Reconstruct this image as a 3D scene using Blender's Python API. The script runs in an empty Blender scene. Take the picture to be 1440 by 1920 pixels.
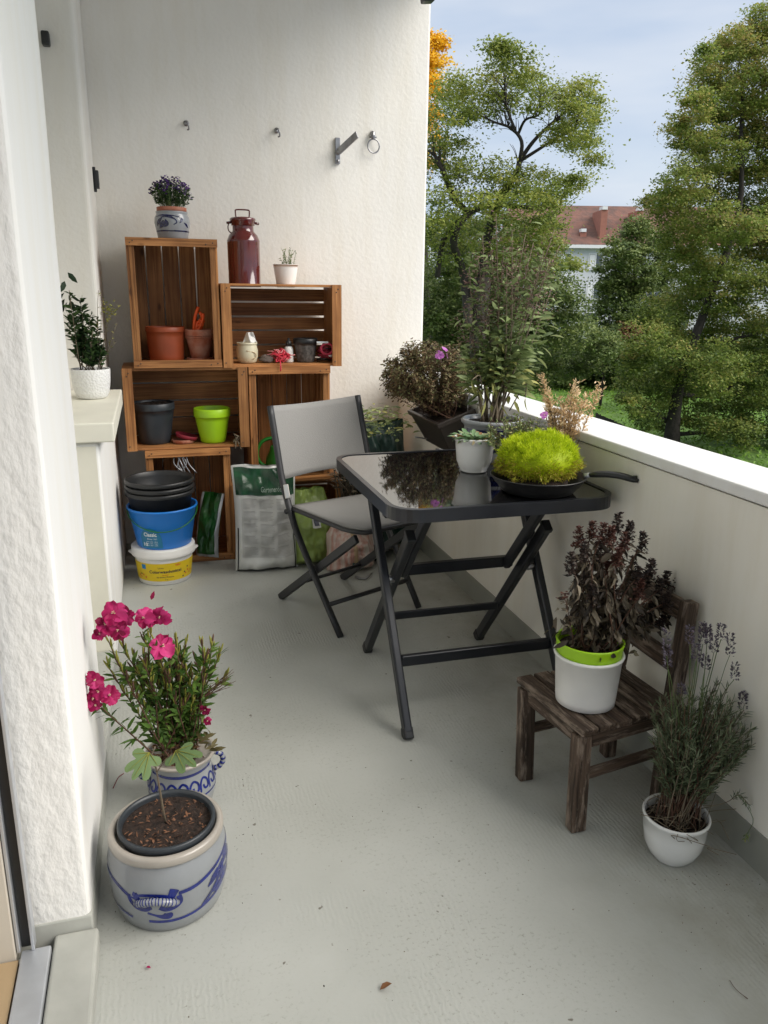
import bpy, math, random
import numpy as np
from mathutils import Vector, Matrix, noise as mnoise
random.seed(7); rng = np.random.default_rng(7)
R = math.radians; PI = math.pi
scene = bpy.context.scene
col = scene.collection
# ------------------------------------------------------------------ camera
CAMH = 1.30
RIGHT = Vector((.961, -.277, .012)); DOWN = Vector((-.064, -.264, -.963)); FWD = Vector((.270, .924, -.271))
FWD.normalize(); RIGHT = (RIGHT - FWD*RIGHT.dot(FWD)).normalized(); DOWN = FWD.cross(RIGHT)
if DOWN.z > 0: DOWN = -DOWN
FPX = 1479.6
def at(x, y, Y):
    d = RIGHT*(x-720) + DOWN*(y-960) + FWD*FPX
    return Vector((0, 0, CAMH)) + d*(Y/d.y)
def atz(x, y, z):
    d = RIGHT*(x-720) + DOWN*(y-960) + FWD*FPX
    return Vector((0, 0, CAMH)) + d*((z-CAMH)/d.z)
cam = bpy.data.cameras.new('camera'); co = bpy.data.objects.new('camera', cam); col.objects.link(co)
cam.sensor_fit = 'VERTICAL'; cam.sensor_height = 24; cam.lens = 24*FPX/1920
cam.clip_start = .05; cam.clip_end = 1500
m = Matrix.Identity(4)
for i in range(3):
    m[i][0] = RIGHT[i]; m[i][1] = -DOWN[i]; m[i][2] = -FWD[i]
m[2][3] = CAMH
co.matrix_world = m
scene.camera = co
# ------------------------------------------------------------------ light
SUN_EL = R(39); sd = Vector((.85, -.53, 0)).normalized()
sdir = Vector((sd.x*math.cos(SUN_EL), sd.y*math.cos(SUN_EL), math.sin(SUN_EL)))
sun = bpy.data.lights.new('sun', 'SUN'); sun.energy = 2.35; sun.angle = R(48); sun.color = (1, .955, .885)
so = bpy.data.objects.new('sun', sun); col.objects.link(so); so.rotation_euler = sdir.to_track_quat('Z', 'Y').to_euler()
w = bpy.data.worlds.new('World'); scene.world = w; w.use_nodes = True
nt = w.node_tree; nt.nodes.clear()
def N(nt, t, **k):
    n = nt.nodes.new(t)
    for a, b in k.items(): setattr(n, a, b)
    return n
out = N(nt, 'ShaderNodeOutputWorld'); bg = N(nt, 'ShaderNodeBackground'); bg.inputs['Strength'].default_value = .112
sky = N(nt, 'ShaderNodeTexSky', sky_type='NISHITA'); sky.sun_disc = False
sky.sun_elevation = SUN_EL; sky.sun_rotation = math.atan2(sd.x, sd.y); sky.air_density = 1.0; sky.dust_density = 1.5; sky.ozone_density = 1.2
tc = N(nt, 'ShaderNodeTexCoord'); mp = N(nt, 'ShaderNodeMapping'); mp.inputs['Scale'].default_value = (1.2, 1.2, 5.5)
n1 = N(nt, 'ShaderNodeTexNoise'); n1.inputs['Scale'].default_value = 1.6; n1.inputs['Detail'].default_value = 5; n1.inputs['Roughness'].default_value = .5
rp = N(nt, 'ShaderNodeValToRGB'); rp.color_ramp.elements[0].position = .30; rp.color_ramp.elements[1].position = .72
rp.color_ramp.elements[0].color = (.62, .62, .62, 1); rp.color_ramp.elements[1].color = (.98, .98, .98, 1)
mx = N(nt, 'ShaderNodeMix', data_type='RGBA')
n2 = N(nt, 'ShaderNodeTexNoise'); n2.inputs['Scale'].default_value = 2.6; n2.inputs['Detail'].default_value = 4
cl = N(nt, 'ShaderNodeValToRGB'); cl.color_ramp.elements[0].position = .3; cl.color_ramp.elements[1].position = .7
cl.color_ramp.elements[0].color = (3.0, 3.75, 4.8, 1); cl.color_ramp.elements[1].color = (4.7, 5.05, 5.45, 1)
L = nt.links.new
L(tc.outputs['Generated'], mp.inputs['Vector']); L(mp.outputs[0], n1.inputs['Vector']); L(n1.outputs['Fac'], rp.inputs[0])
L(mp.outputs[0], n2.inputs['Vector']); L(n2.outputs['Fac'], cl.inputs[0])
L(rp.outputs[0], mx.inputs['Factor']); L(sky.outputs[0], mx.inputs['A']); L(cl.outputs[0], mx.inputs['B'])
# an overcast sky is brighter overhead than near the horizon
sx = N(nt, 'ShaderNodeSeparateXYZ'); L(tc.outputs['Generated'], sx.inputs[0])
gr = N(nt, 'ShaderNodeMapRange'); gr.inputs['From Min'].default_value = .42; gr.inputs['From Max'].default_value = 1; gr.inputs['To Min'].default_value = 1; gr.inputs['To Max'].default_value = 2.3; L(sx.outputs['Z'], gr.inputs['Value'])
gr.inputs['To Min'].default_value = 0; gr.inputs['To Max'].default_value = 1
gm = N(nt, 'ShaderNodeMix', data_type='RGBA'); gm.inputs['A'].default_value = (.84, .83, .84, 1); gm.inputs['B'].default_value = (3.1, 2.65, 2.15, 1); L(gr.outputs[0], gm.inputs['Factor'])
vm = N(nt, 'ShaderNodeVectorMath', operation='MULTIPLY'); L(mx.outputs['Result'], vm.inputs[0]); L(gm.outputs['Result'], vm.inputs[1])
L(vm.outputs[0], bg.inputs['Color']); L(bg.outputs[0], out.inputs[0])
scene.view_settings.view_transform = 'Standard'; scene.view_settings.look = 'None'; scene.view_settings.exposure = .86; scene.view_settings.gamma = 1
scene.render.engine = 'CYCLES'
scene.cycles.max_bounces = 8; scene.cycles.diffuse_bounces = 5; scene.cycles.glossy_bounces = 3; scene.cycles.transparent_max_bounces = 6
# ------------------------------------------------------------------ materials
def mat(name, base=(.5, .5, .5), rough=.6, var=0., vscale=6., vcol=None, bump=0., bscale=60., bdist=.002, metal=0., spec=.5, coat=0., ior=1.5,
        coord='Object', stretch=(1, 1, 1), voron=False, rvar=0., detail=4, grime=0.):
    M = bpy.data.materials.new(name); M.use_nodes = True
    t = M.node_tree; b = t.nodes['Principled BSDF']; l = t.links.new
    b.inputs['Base Color'].default_value = (*base, 1); b.inputs['Roughness'].default_value = rough; b.inputs['Metallic'].default_value = metal
    b.inputs['Specular IOR Level'].default_value = spec; b.inputs['Coat Weight'].default_value = coat; b.inputs['IOR'].default_value = ior
    tc = N(t, 'ShaderNodeTexCoord'); mp = N(t, 'ShaderNodeMapping'); mp.inputs['Scale'].default_value = stretch
    l(tc.outputs[coord], mp.inputs['Vector'])
    if var or rvar or vcol:
        n = N(t, 'ShaderNodeTexNoise'); n.inputs['Scale'].default_value = vscale; n.inputs['Detail'].default_value = detail; l(mp.outputs[0], n.inputs['Vector'])
        r = N(t, 'ShaderNodeValToRGB'); r.color_ramp.elements[0].position = .32; r.color_ramp.elements[1].position = .68
        c2 = vcol if vcol else tuple(max(0, c*(1-var)) for c in base)
        r.color_ramp.elements[0].color = (*c2, 1); r.color_ramp.elements[1].color = (*base, 1)
        l(n.outputs['Fac'], r.inputs[0]); l(r.outputs[0], b.inputs['Base Color'])
        if rvar:
            q = N(t, 'ShaderNodeMapRange'); q.inputs['To Min'].default_value = rough-rvar; q.inputs['To Max'].default_value = rough+rvar
            l(n.outputs['Fac'], q.inputs['Value']); l(q.outputs[0], b.inputs['Roughness'])
    if grime:
        gmp = N(t, 'ShaderNodeMapping'); gmp.inputs['Scale'].default_value = (5, 5, .7); l(tc.outputs['Object'], gmp.inputs['Vector'])
        gn = N(t, 'ShaderNodeTexNoise'); gn.inputs['Scale'].default_value = 2.2; gn.inputs['Detail'].default_value = 7; gn.inputs['Roughness'].default_value = .65; l(gmp.outputs[0], gn.inputs['Vector'])
        gr_ = N(t, 'ShaderNodeValToRGB'); gr_.color_ramp.elements[0].position = .30; gr_.color_ramp.elements[1].position = .56; k_ = 1-grime
        gr_.color_ramp.elements[0].color = (k_, k_*.985, k_*.95, 1); gr_.color_ramp.elements[1].color = (1, 1, 1, 1); l(gn.outputs['Fac'], gr_.inputs[0])
        gx = N(t, 'ShaderNodeMix', data_type='RGBA', blend_type='MULTIPLY'); gx.inputs['Factor'].default_value = 1
        src = b.inputs['Base Color'].links[0].from_socket; l(src, gx.inputs['A']); l(gr_.outputs[0], gx.inputs['B']); l(gx.outputs['Result'], b.inputs['Base Color'])
    if bump:
        n = N(t, 'ShaderNodeTexVoronoi' if voron else 'ShaderNodeTexNoise'); n.inputs['Scale'].default_value = bscale
        if not voron: n.inputs['Detail'].default_value = 5
        l(mp.outputs[0], n.inputs['Vector'])
        bp = N(t, 'ShaderNodeBump'); bp.inputs['Strength'].default_value = bump; bp.inputs['Distance'].default_value = bdist
        l(n.outputs['Distance' if voron else 'Fac'], bp.inputs['Height']); l(bp.outputs[0], b.inputs['Normal'])
    return M
def leafmat(name, cols, rough=.55, trans=.25, spec=.3):
    """colour picked per leaf through the stored 'tint' value"""
    M = bpy.data.materials.new(name); M.use_nodes = True
    t = M.node_tree; b = t.nodes['Principled BSDF']; l = t.links.new
    a = N(t, 'ShaderNodeAttribute', attribute_name='tint'); r = N(t, 'ShaderNodeValToRGB'); e = r.color_ramp.elements
    k = len(cols)
    e[0].position = 0; e[0].color = (*cols[0], 1); e[1].position = 1; e[1].color = (*cols[-1], 1)
    for i in range(1, k-1):
        q = e.new(i/(k-1)); q.color = (*cols[i], 1)
    l(a.outputs['Fac'], r.inputs[0]); l(r.outputs[0], b.inputs['Base Color'])
    b.inputs['Roughness'].default_value = rough; b.inputs['Specular IOR Level'].default_value = spec
    if trans:
        tr = N(t, 'ShaderNodeBsdfTranslucent'); l(r.outputs[0], tr.inputs['Color'])
        ms = N(t, 'ShaderNodeMixShader'); ms.inputs[0].default_value = trans
        l(b.outputs[0], ms.inputs[1]); l(tr.outputs[0], ms.inputs[2]); l(ms.outputs[0], t.nodes['Material Output'].inputs['Surface'])
    return M
def woodmat(name, light, dark, rough=.6, grain=(1.6, 34, 34), worn=None):
    M = bpy.data.materials.new(name); M.use_nodes = True
    t = M.node_tree; b = t.nodes['Principled BSDF']; l = t.links.new; b.inputs['Roughness'].default_value = rough; b.inputs['Specular IOR Level'].default_value = .3
    a = N(t, 'ShaderNodeAttribute', attribute_name='gc'); mp = N(t, 'ShaderNodeMapping'); mp.inputs['Scale'].default_value = grain
    l(a.outputs['Vector'], mp.inputs['Vector'])
    n = N(t, 'ShaderNodeTexNoise'); n.inputs['Scale'].default_value = 1.6; n.inputs['Detail'].default_value = 6; n.inputs['Distortion'].default_value = 1.2; l(mp.outputs[0], n.inputs['Vector'])
    r = N(t, 'ShaderNodeValToRGB'); e = r.color_ramp.elements; e[0].position = .33; e[0].color = (*dark, 1); e[1].position = .62; e[1].color = (*light, 1)
    l(n.outputs['Fac'], r.inputs[0])
    n3 = N(t, 'ShaderNodeTexNoise'); n3.inputs['Scale'].default_value = 5; n3.inputs['Detail'].default_value = 3; l(a.outputs['Vector'], n3.inputs['Vector'])
    r3 = N(t, 'ShaderNodeValToRGB'); r3.color_ramp.elements[0].position = .35; r3.color_ramp.elements[1].position = .65
    r3.color_ramp.elements[0].color = (.62, .58, .55, 1); r3.color_ramp.elements[1].color = (1.1, 1.1, 1.1, 1)
    l(n3.outputs['Fac'], r3.inputs[0])
    mu = N(t, 'ShaderNodeMix', data_type='RGBA', blend_type='MULTIPLY'); mu.inputs['Factor'].default_value = .75
    l(r.outputs[0], mu.inputs['A']); l(r3.outputs[0], mu.inputs['B'])
    last = mu.outputs['Result']
    tn = N(t, 'ShaderNodeAttribute', attribute_name='tint'); tr_ = N(t, 'ShaderNodeMapRange'); tr_.inputs['To Min'].default_value = .68; tr_.inputs['To Max'].default_value = 1.2; l(tn.outputs['Fac'], tr_.inputs['Value'])
    vs_ = N(t, 'ShaderNodeVectorMath', operation='SCALE'); l(last, vs_.inputs[0]); l(tr_.outputs[0], vs_.inputs['Scale']); last = vs_.outputs[0]
    # knots
    v = N(t, 'ShaderNodeTexVoronoi'); v.inputs['Scale'].default_value = 1; mk = N(t, 'ShaderNodeMapping'); mk.inputs['Scale'].default_value = (5, 12, 12)
    l(a.outputs['Vector'], mk.inputs['Vector']); l(mk.outputs[0], v.inputs['Vector'])
    rk = N(t, 'ShaderNodeValToRGB'); rk.color_ramp.elements[0].position = .05; rk.color_ramp.elements[1].position = .12
    rk.color_ramp.elements[0].color = (.25, .2, .17, 1); rk.color_ramp.elements[1].color = (1, 1, 1, 1); l(v.outputs['Distance'], rk.inputs[0])
    m2 = N(t, 'ShaderNodeMix', data_type='RGBA', blend_type='MULTIPLY'); m2.inputs['Factor'].default_value = .8
    l(last, m2.inputs['A']); l(rk.outputs[0], m2.inputs['B']); last = m2.outputs['Result']
    if worn:
        nw = N(t, 'ShaderNodeTexNoise'); nw.inputs['Scale'].default_value = 1; nw.inputs['Detail'].default_value = 8; nw.inputs['Roughness'].default_value = .7; mw = N(t, 'ShaderNodeMapping'); mw.inputs['Scale'].default_value = (9, 55, 55); l(a.outputs['Vector'], mw.inputs['Vector']); l(mw.outputs[0], nw.inputs['Vector'])
        rw = N(t, 'ShaderNodeValToRGB'); rw.color_ramp.elements[0].position = .5; rw.color_ramp.elements[1].position = .64; l(nw.outputs['Fac'], rw.inputs[0])
        m3 = N(t, 'ShaderNodeMix', data_type='RGBA'); m3.inputs['B'].default_value = (*worn, 1); l(rw.outputs[0], m3.inputs['Factor']); l(last, m3.inputs['A']); last = m3.outputs['Result']
    l(last, b.inputs['Base Color'])
    bp = N(t, 'ShaderNodeBump'); bp.inputs['Strength'].default_value = .55; bp.inputs['Distance'].default_value = .0015
    l(n.outputs['Fac'], bp.inputs['Height']); l(bp.outputs[0], b.inputs['Normal'])
    return M
M = {}
M['plaster'] = mat('plaster', (.79, .77, .715), .85, .07, 1.6, grime=.045, bump=.55, bscale=55, bdist=.003)
M['rough_plaster'] = mat('rough_plaster', (.80, .79, .76), .8, .04, 2, bump=.9, bscale=50, bdist=.0055, stretch=(1, 1, .55), detail=2)
M['smooth_plaster'] = mat('smooth_plaster', (.85, .845, .82), grime=.03, rough=.75, var=.03, vscale=2, bump=.35, bscale=120, bdist=.001)
M['cream'] = mat('cream_paint', (.78, .76, .65), .55, .08, 7, bump=.3, bscale=40, bdist=.001)
M['parapet'] = mat('parapet_paint', (.84, .81, .73), grime=.055, rough=.75, var=.07, vscale=2.5, bump=.2, bscale=90, bdist=.001)
M['cap'] = mat('cap_paint', (.80, .80, .79), grime=.06, rough=.42, var=.05, vscale=8, bump=.1, bscale=50, bdist=.001)
M['skirting'] = mat('skirting_paint', (.30, .305, .265), .5, .18, 5, bump=.3, bscale=60, bdist=.001)
M['ceiling'] = mat('ceiling_paint', (.72, .70, .66), .9, .03)
M['alu'] = mat('aluminium', (.55, .57, .60), .42, .12, 20, metal=.6, bump=.1, bscale=90, bdist=.0005)
M['steel'] = mat('steel', (.35, .35, .36), .35, .3, 30, metal=.9)
M['black_metal'] = mat('anthracite_metal', (.022, .024, .029), .32, .25, 9, metal=.25, rvar=.06)
M['chair_metal'] = mat('charcoal_metal', (.032, .033, .036), .45, .2, 9, metal=.2)
M['black'] = mat('black_plastic', (.018, .019, .02), .42, .3, 12)
M['darkpot'] = mat('dark_grey_plastic', (.035, .042, .05), .42, .35, 8, rvar=.08)
M['brownpot'] = mat('dark_brown_plastic', (.035, .027, .023), .45, .35, 10)
M['white'] = mat('white_ceramic', (.78, .78, .76), .22, .05, 8, coat=.3)
M['whiteplastic'] = mat('white_plastic', (.78, .77, .74), .38, .08, 9)
M['whitetex'] = mat('white_textured_ceramic', (.78, .78, .76), .6, .05, 12, bump=.8, bscale=110, bdist=.003, voron=True)
M['terra'] = mat('terracotta_plastic', (.30, .058, .017), .5, .22, 14)
M['clay'] = mat('old_terracotta', (.30, .075, .032), .8, 0, 24, vcol=(.40, .20, .14), bump=.3)
M['lime'] = mat('lime_plastic', (.34, .60, .012), .4, .06, 8)
M['blue'] = mat('blue_plastic', (.010, .19, .64), .35, .12, 6)
M['green_plastic'] = mat('green_plastic', (.01, .17, .018), .35, .2, 8)
M['yellow'] = mat('yellow_print', (.72, .52, .012), .4, .05, 8)
M['glass_top'] = mat('black_glass', (.006, .006, .007), .035, 0, spec=1.0, ior=2.5, bump=.012, bscale=260, bdist=.0004)
M['enamel'] = mat('maroon_enamel', (.10, .007, .006), .13, .35, 10, coat=.8)
M['glaze'] = mat('salt_glaze', (.27, .285, .30), .28, .22, 9, coat=.4, bump=.12, bscale=120, bdist=.001)
M['glaze_rim'] = mat('salt_glaze_rim', (.40, .365, .32), .3, .2, 12, coat=.3)
M['cobalt'] = mat('cobalt_glaze', (.006, .018, .20), .25, .5, 60, coat=.4)
M['darkcobalt'] = mat('dark_cobalt_glaze', (.006, .01, .07), .25, .5, 60, coat=.4)
M['soil'] = mat('potting_soil', (.038, .021, .014), .95, .75, 90, bump=1, bscale=130, bdist=.006)
M['chip'] = mat('bark_chips', (.22, .10, .05), .85, .6, 60)
M['twig'] = mat('brown_twig', (.10, .045, .025), .8, .5, 60)
M['greystem'] = mat('dry_grey_stem', (.19, .15, .10), .8, .4, 60)
M['greenstem'] = mat('green_stem', (.10, .15, .045), .6, .3, 60)
M['bark'] = mat('tree_bark', (.035, .028, .022), .9, .5, 6, bump=.6, bscale=12, bdist=.03)
M['crate'] = woodmat('crate_wood', (.50, .235, .085), (.23, .092, .030), grain=(1.3, 46, 46))
M['stoolwood'] = woodmat('weathered_stool_wood', (.115, .078, .055), (.026, .017, .012), .6, grain=(2.2, 60, 60), worn=(.25, .195, .15))
M['fabric'] = mat('grey_mesh_fabric', (.27, .265, .255), .75, .12, 3, bump=.9, bscale=420, bdist=.0015, stretch=(1, 1, .35))
M['bag_white'] = mat('white_bag_film', (.62, .63, .61), .3, .08, 9, bump=.5, bscale=14, bdist=.012)
M['bag_black'] = mat('black_bag_film', (.012, .013, .013), .25, 0, bump=.5, bscale=14, bdist=.012)
M['bag_green'] = mat('dark_green_print', (.008, .035, .018), .25, 0, 16, vcol=(.02, .09, .04), bump=.4, bscale=18, bdist=.01)
M['bag_text'] = mat('grey_print', (.33, .33, .32), .4)
M['bag_panel'] = mat('pale_grey_print', (.47, .475, .46), .32, .08, 9, bump=.5, bscale=16, bdist=.01)
M['film_lime'] = mat('lime_green_film', (.24, .33, .08), .3, .35, 14, bump=.8, bscale=16, bdist=.015)
M['mesh_pink'] = mat('pink_striped_film', (.52, .47, .42), .45, 0, 9, vcol=(.42, .20, .16), bump=.7, bscale=20, bdist=.01, stretch=(6, 6, .6))
M['tarp'] = mat('dark_green_tarp', (.006, .04, .032), .5, .5, 9, bump=.9, bscale=9, bdist=.03)
M['red'] = mat('red_net', (.62, .03, .06), .5, .2, 40)
M['orange'] = mat('orange_plastic', (.75, .09, .01), .45)
M['magnet'] = mat('crimson_fabric', (.25, .012, .03), .7, .4, 30)
M['jar'] = mat('cream_jar_glaze', (.62, .58, .42), .3, .1, 12)
M['stone'] = mat('grey_brown_stone', (.13, .10, .085), .85, .4, 30, bump=.6)
M['lawn'] = mat('lawn', (.10, .20, .025), .9, .45, .8, bump=.4, bscale=9, bdist=.1, detail=8)
M['woodfloor'] = mat('interior_wood_floor', (.42, .30, .17), .45, .2, 3, stretch=(8, 1, 1))
M['lavflower'] = mat('faded_lavender_bloom', (.085, .07, .09), .85, .4, 80)
M['house_wall'] = mat('house_render', (.60, .62, .66), .85, .05, .5)
M['house_pane'] = mat('house_window_glass', (.06, .08, .10), .1, 0, spec=.8)
M['house_white'] = mat('house_white_paint', (.75, .76, .78), .6)
# leaves
LM = dict
M['lf_far'] = leafmat('foliage_maple', [(.05, .085, .020), (.12, .175, .035), (.19, .25, .05), (.27, .29, .065), (.38, .30, .10)], trans=.42)
M['lf_walnut'] = leafmat('foliage_walnut', [(.07, .10, .022), (.16, .21, .042), (.26, .30, .06), (.38, .36, .09)], trans=.42)
M['lf_dark'] = leafmat('foliage_dark', [(.045, .078, .022), (.090, .135, .036), (.145, .19, .05), (.21, .24, .07)], trans=.25)
M['lf_yellow'] = leafmat('foliage_autumn_yellow', [(.50, .26, .015), (.78, .46, .02), (.85, .60, .06)], trans=.35)
M['lf_rust'] = leafmat('foliage_rust', [(.12, .05, .025), (.2, .09, .04), (.12, .1, .04)], trans=.25)
M['lf_grass'] = leafmat('grass_blades', [(.07, .15, .015), (.12, .24, .02), (.18, .31, .03)], trans=.3)
M['lf_green'] = leafmat('fresh_green_leaves', [(.03, .075, .012), (.075, .145, .022), (.14, .22, .045)])
M['lf_darkgreen'] = leafmat('dark_green_leaves', [(.012, .032, .01), (.03, .065, .018), (.06, .11, .03)])
M['lf_sage'] = leafmat('grey_green_leaves', [(.07, .105, .035), (.17, .225, .075), (.30, .37, .17), (.32, .31, .09)])
M['lf_lav'] = leafmat('lavender_leaves', [(.055, .075, .038), (.11, .145, .075), (.20, .23, .14)], trans=.1)
M['lf_drybrown'] = leafmat('dry_brown_leaves', [(.040, .026, .016), (.12, .075, .038), (.19, .15, .07), (.17, .19, .08), (.22, .12, .07)], trans=.15)
M['lf_dead'] = leafmat('withered_leaves', [(.018, .014, .010), (.055, .042, .029), (.13, .105, .072), (.24, .20, .14)], trans=.1)
M['lf_deadred'] = leafmat('withered_red_heads', [(.03, .014, .011), (.075, .028, .02), (.12, .05, .035)], trans=.1)
M['lf_moss'] = leafmat('lime_cushion_leaves', [(.20, .29, .006), (.44, .56, .010), (.66, .74, .04)], trans=.35)
M['lf_mossbase'] = leafmat('yellowing_cushion_leaves', [(.25, .18, .03), (.4, .33, .04), (.3, .38, .02)], trans=.25)
M['lf_tan'] = leafmat('bleached_tan_leaves', [(.45, .29, .14), (.64, .46, .26), (.80, .64, .42)], trans=.25)
M['lf_mauve'] = leafmat('mauve_seed_heads', [(.11, .06, .05), (.19, .11, .095), (.28, .18, .15)], trans=.15)
M['lf_fig'] = leafmat('fig_leaves', [(.10, .17, .06), (.14, .21, .085)], trans=.2)
M['lf_succ'] = leafmat('succulent_leaves', [(.08, .17, .07), (.16, .27, .13), (.25, .36, .2), (.4, .12, .05)], trans=.1)
M['magenta'] = leafmat('magenta_petals', [(.20, .003, .04), (.40, .008, .10), (.62, .05, .22)], trans=.3)
M['pink'] = leafmat('pink_petals', [(.50, .13, .50), (.62, .26, .62)], trans=.3)
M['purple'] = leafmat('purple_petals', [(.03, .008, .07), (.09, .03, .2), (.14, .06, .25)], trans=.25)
M['cream_petal'] = leafmat('cream_stamens', [(.7, .5, .35), (.75, .55, .4)])
M['yolive'] = leafmat('yellow_olive_leaves', [(.16, .18, .03), (.28, .28, .05), (.36, .33, .08)])
# floor material
def floor_material():
    Mt = bpy.data.materials.new('painted_screed'); Mt.use_nodes = True
    t = Mt.node_tree; b = t.nodes['Principled BSDF']; l = t.links.new
    tc = N(t, 'ShaderNodeTexCoord'); o = tc.outputs['Object']
    def noise(s, d=4, st=(1, 1, 1), rough=.5):
        mp = N(t, 'ShaderNodeMapping'); mp.inputs['Scale'].default_value = st; l(o, mp.inputs['Vector'])
        n = N(t, 'ShaderNodeTexNoise'); n.inputs['Scale'].default_value = s; n.inputs['Detail'].default_value = d; n.inputs['Roughness'].default_value = rough
        l(mp.outputs[0], n.inputs['Vector']); return n.outputs['Fac']
    def ramp(src, p0, p1, c0, c1):
        r = N(t, 'ShaderNodeValToRGB'); r.color_ramp.elements[0].position = p0; r.color_ramp.elements[1].position = p1
        r.color_ramp.elements[0].color = (*c0, 1); r.color_ramp.elements[1].color = (*c1, 1); l(src, r.inputs[0]); return r.outputs[0]
    def mixc(kind, f, a, bb):
        mx = N(t, 'ShaderNodeMix', data_type='RGBA', blend_type=kind)
        if isinstance(f, float): mx.inputs['Factor'].default_value = f
        else: l(f, mx.inputs['Factor'])
        for s, v in (('A', a), ('B', bb)):
            if isinstance(v, tuple): mx.inputs[s].default_value = (*v, 1)
            else: l(v, mx.inputs[s])
        return mx.outputs['Result']
    base = ramp(noise(2.2, 5), .3, .7, (.395, .405, .375), (.465, .475, .445))
    # dirt specks that gather in patches
    patch = ramp(noise(2.6, 4), .40, .60, (0, 0, 0), (1, 1, 1))
    speck = ramp(noise(105, 5, (1, 1, 1), .7), .56, .66, (0, 0, 0), (1, 1, 1))
    pm = N(t, 'ShaderNodeMath', operation='MULTIPLY'); l(patch, pm.inputs[0]); l(speck, pm.inputs[1])
    pm2 = N(t, 'ShaderNodeMath', operation='MULTIPLY'); l(pm.outputs[0], pm2.inputs[0]); pm2.inputs[1].default_value = .6
    c = mixc('MIX', pm2.outputs[0], base, (.19, .19, .155))
    # rust/brown stains
    st = ramp(noise(5, 5, (1, 1, 1), .65), .66, .76, (0, 0, 0), (.5, .5, .5))
    c = mixc('MIX', st, c, (.22, .19, .15))
    # grime gathers along the foot of the parapet
    sxx = N(t, 'ShaderNodeSeparateXYZ'); l(o, sxx.inputs[0]); ed = N(t, 'ShaderNodeMapRange'); ed.inputs['From Min'].default_value = .80; ed.inputs['From Max'].default_value = 1.27; l(sxx.outputs['X'], ed.inputs['Value'])
    gn = ramp(noise(9, 6, (1, .7, 1), .65), .38, .68, (0, 0, 0), (.75, .75, .75)); gmm = N(t, 'ShaderNodeMath', operation='MULTIPLY'); l(ed.outputs[0], gmm.inputs[0]); l(gn, gmm.inputs[1])
    c = mixc('MIX', gmm.outputs[0], c, (.24, .225, .175))
    sm_ = ramp(noise(1.3, 6, (1, 1, 1), .6), .45, .7, (0, 0, 0), (.30, .30, .30)); c = mixc('MIX', sm_, c, (.33, .335, .30))
    big = ramp(noise(38, 2), .73, .76, (0, 0, 0), (.8, .8, .8))
    c = mixc('MIX', big, c, (.10, .085, .06))
    # hairline cracks
    v = N(t, 'ShaderNodeTexVoronoi', feature='DISTANCE_TO_EDGE'); v.inputs['Scale'].default_value = 1.15
    dn = N(t, 'ShaderNodeMapping'); l(o, dn.inputs['Vector'])
    nn = N(t, 'ShaderNodeTexNoise'); nn.inputs['Scale'].default_value = 7; l(o, nn.inputs['Vector'])
    mixv = N(t, 'ShaderNodeMix', data_type='RGBA', blend_type='LINEAR_LIGHT'); mixv.inputs['Factor'].default_value = .12; l(o, mixv.inputs['A']); l(nn.outputs['Color'], mixv.inputs['B'])
    l(mixv.outputs['Result'], v.inputs['Vector'])
    ck0 = ramp(v.outputs['Distance'], .0, .004, (.22, .22, .22), (0, 0, 0)); ckm = ramp(noise(1.3, 2), .5, .6, (0, 0, 0), (1, 1, 1)); ck = mixc('MULTIPLY', 1.0, ck0, ckm)
    c = mixc('MIX', ck, c, (.16, .16, .14))
    l(c, b.inputs['Base Color'])
    rr = N(t, 'ShaderNodeMapRange'); rr.inputs['To Min'].default_value = .34; rr.inputs['To Max'].default_value = .56; l(noise(4, 4), rr.inputs['Value']); l(rr.outputs[0], b.inputs['Roughness'])
    b.inputs['Specular IOR Level'].default_value = .4
    # comb ribs from the trowel, in patches
    wv = N(t, 'ShaderNodeTexWave', wave_type='BANDS', bands_direction='X'); wv.inputs['Scale'].default_value = 27; wv.inputs['Distortion'].default_value = 5; wv.inputs['Detail'].default_value = 3; wv.inputs['Detail Scale'].default_value = 2; l(o, wv.inputs['Vector'])
    pr = ramp(noise(3.1, 4), .47, .66, (0, 0, 0), (1, 1, 1))
    wm = N(t, 'ShaderNodeMath', operation='MULTIPLY'); l(wv.outputs['Fac'], wm.inputs[0]); l(pr, wm.inputs[1])
    ad = N(t, 'ShaderNodeMath', operation='ADD'); l(wm.outputs[0], ad.inputs[0])
    sc = N(t, 'ShaderNodeMath', operation='MULTIPLY'); l(noise(70, 5), sc.inputs[0]); sc.inputs[1].default_value = 1.2; l(sc.outputs[0], ad.inputs[1])
    bp = N(t, 'ShaderNodeBump'); bp.inputs['Strength'].default_value = .5; bp.inputs['Distance'].default_value = .0013; l(ad.outputs[0], bp.inputs['Height']); l(bp.outputs[0], b.inputs['Normal'])
    return Mt
M['floor'] = floor_material()
def roof_material():
    Mt = mat('roof_tiles', (.165, .075, .055), .9, 0, 1.2, vcol=(.085, .05, .042), bump=.6, bscale=3, bdist=.1, detail=7)
    return Mt
M['roof'] = roof_material()
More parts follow.
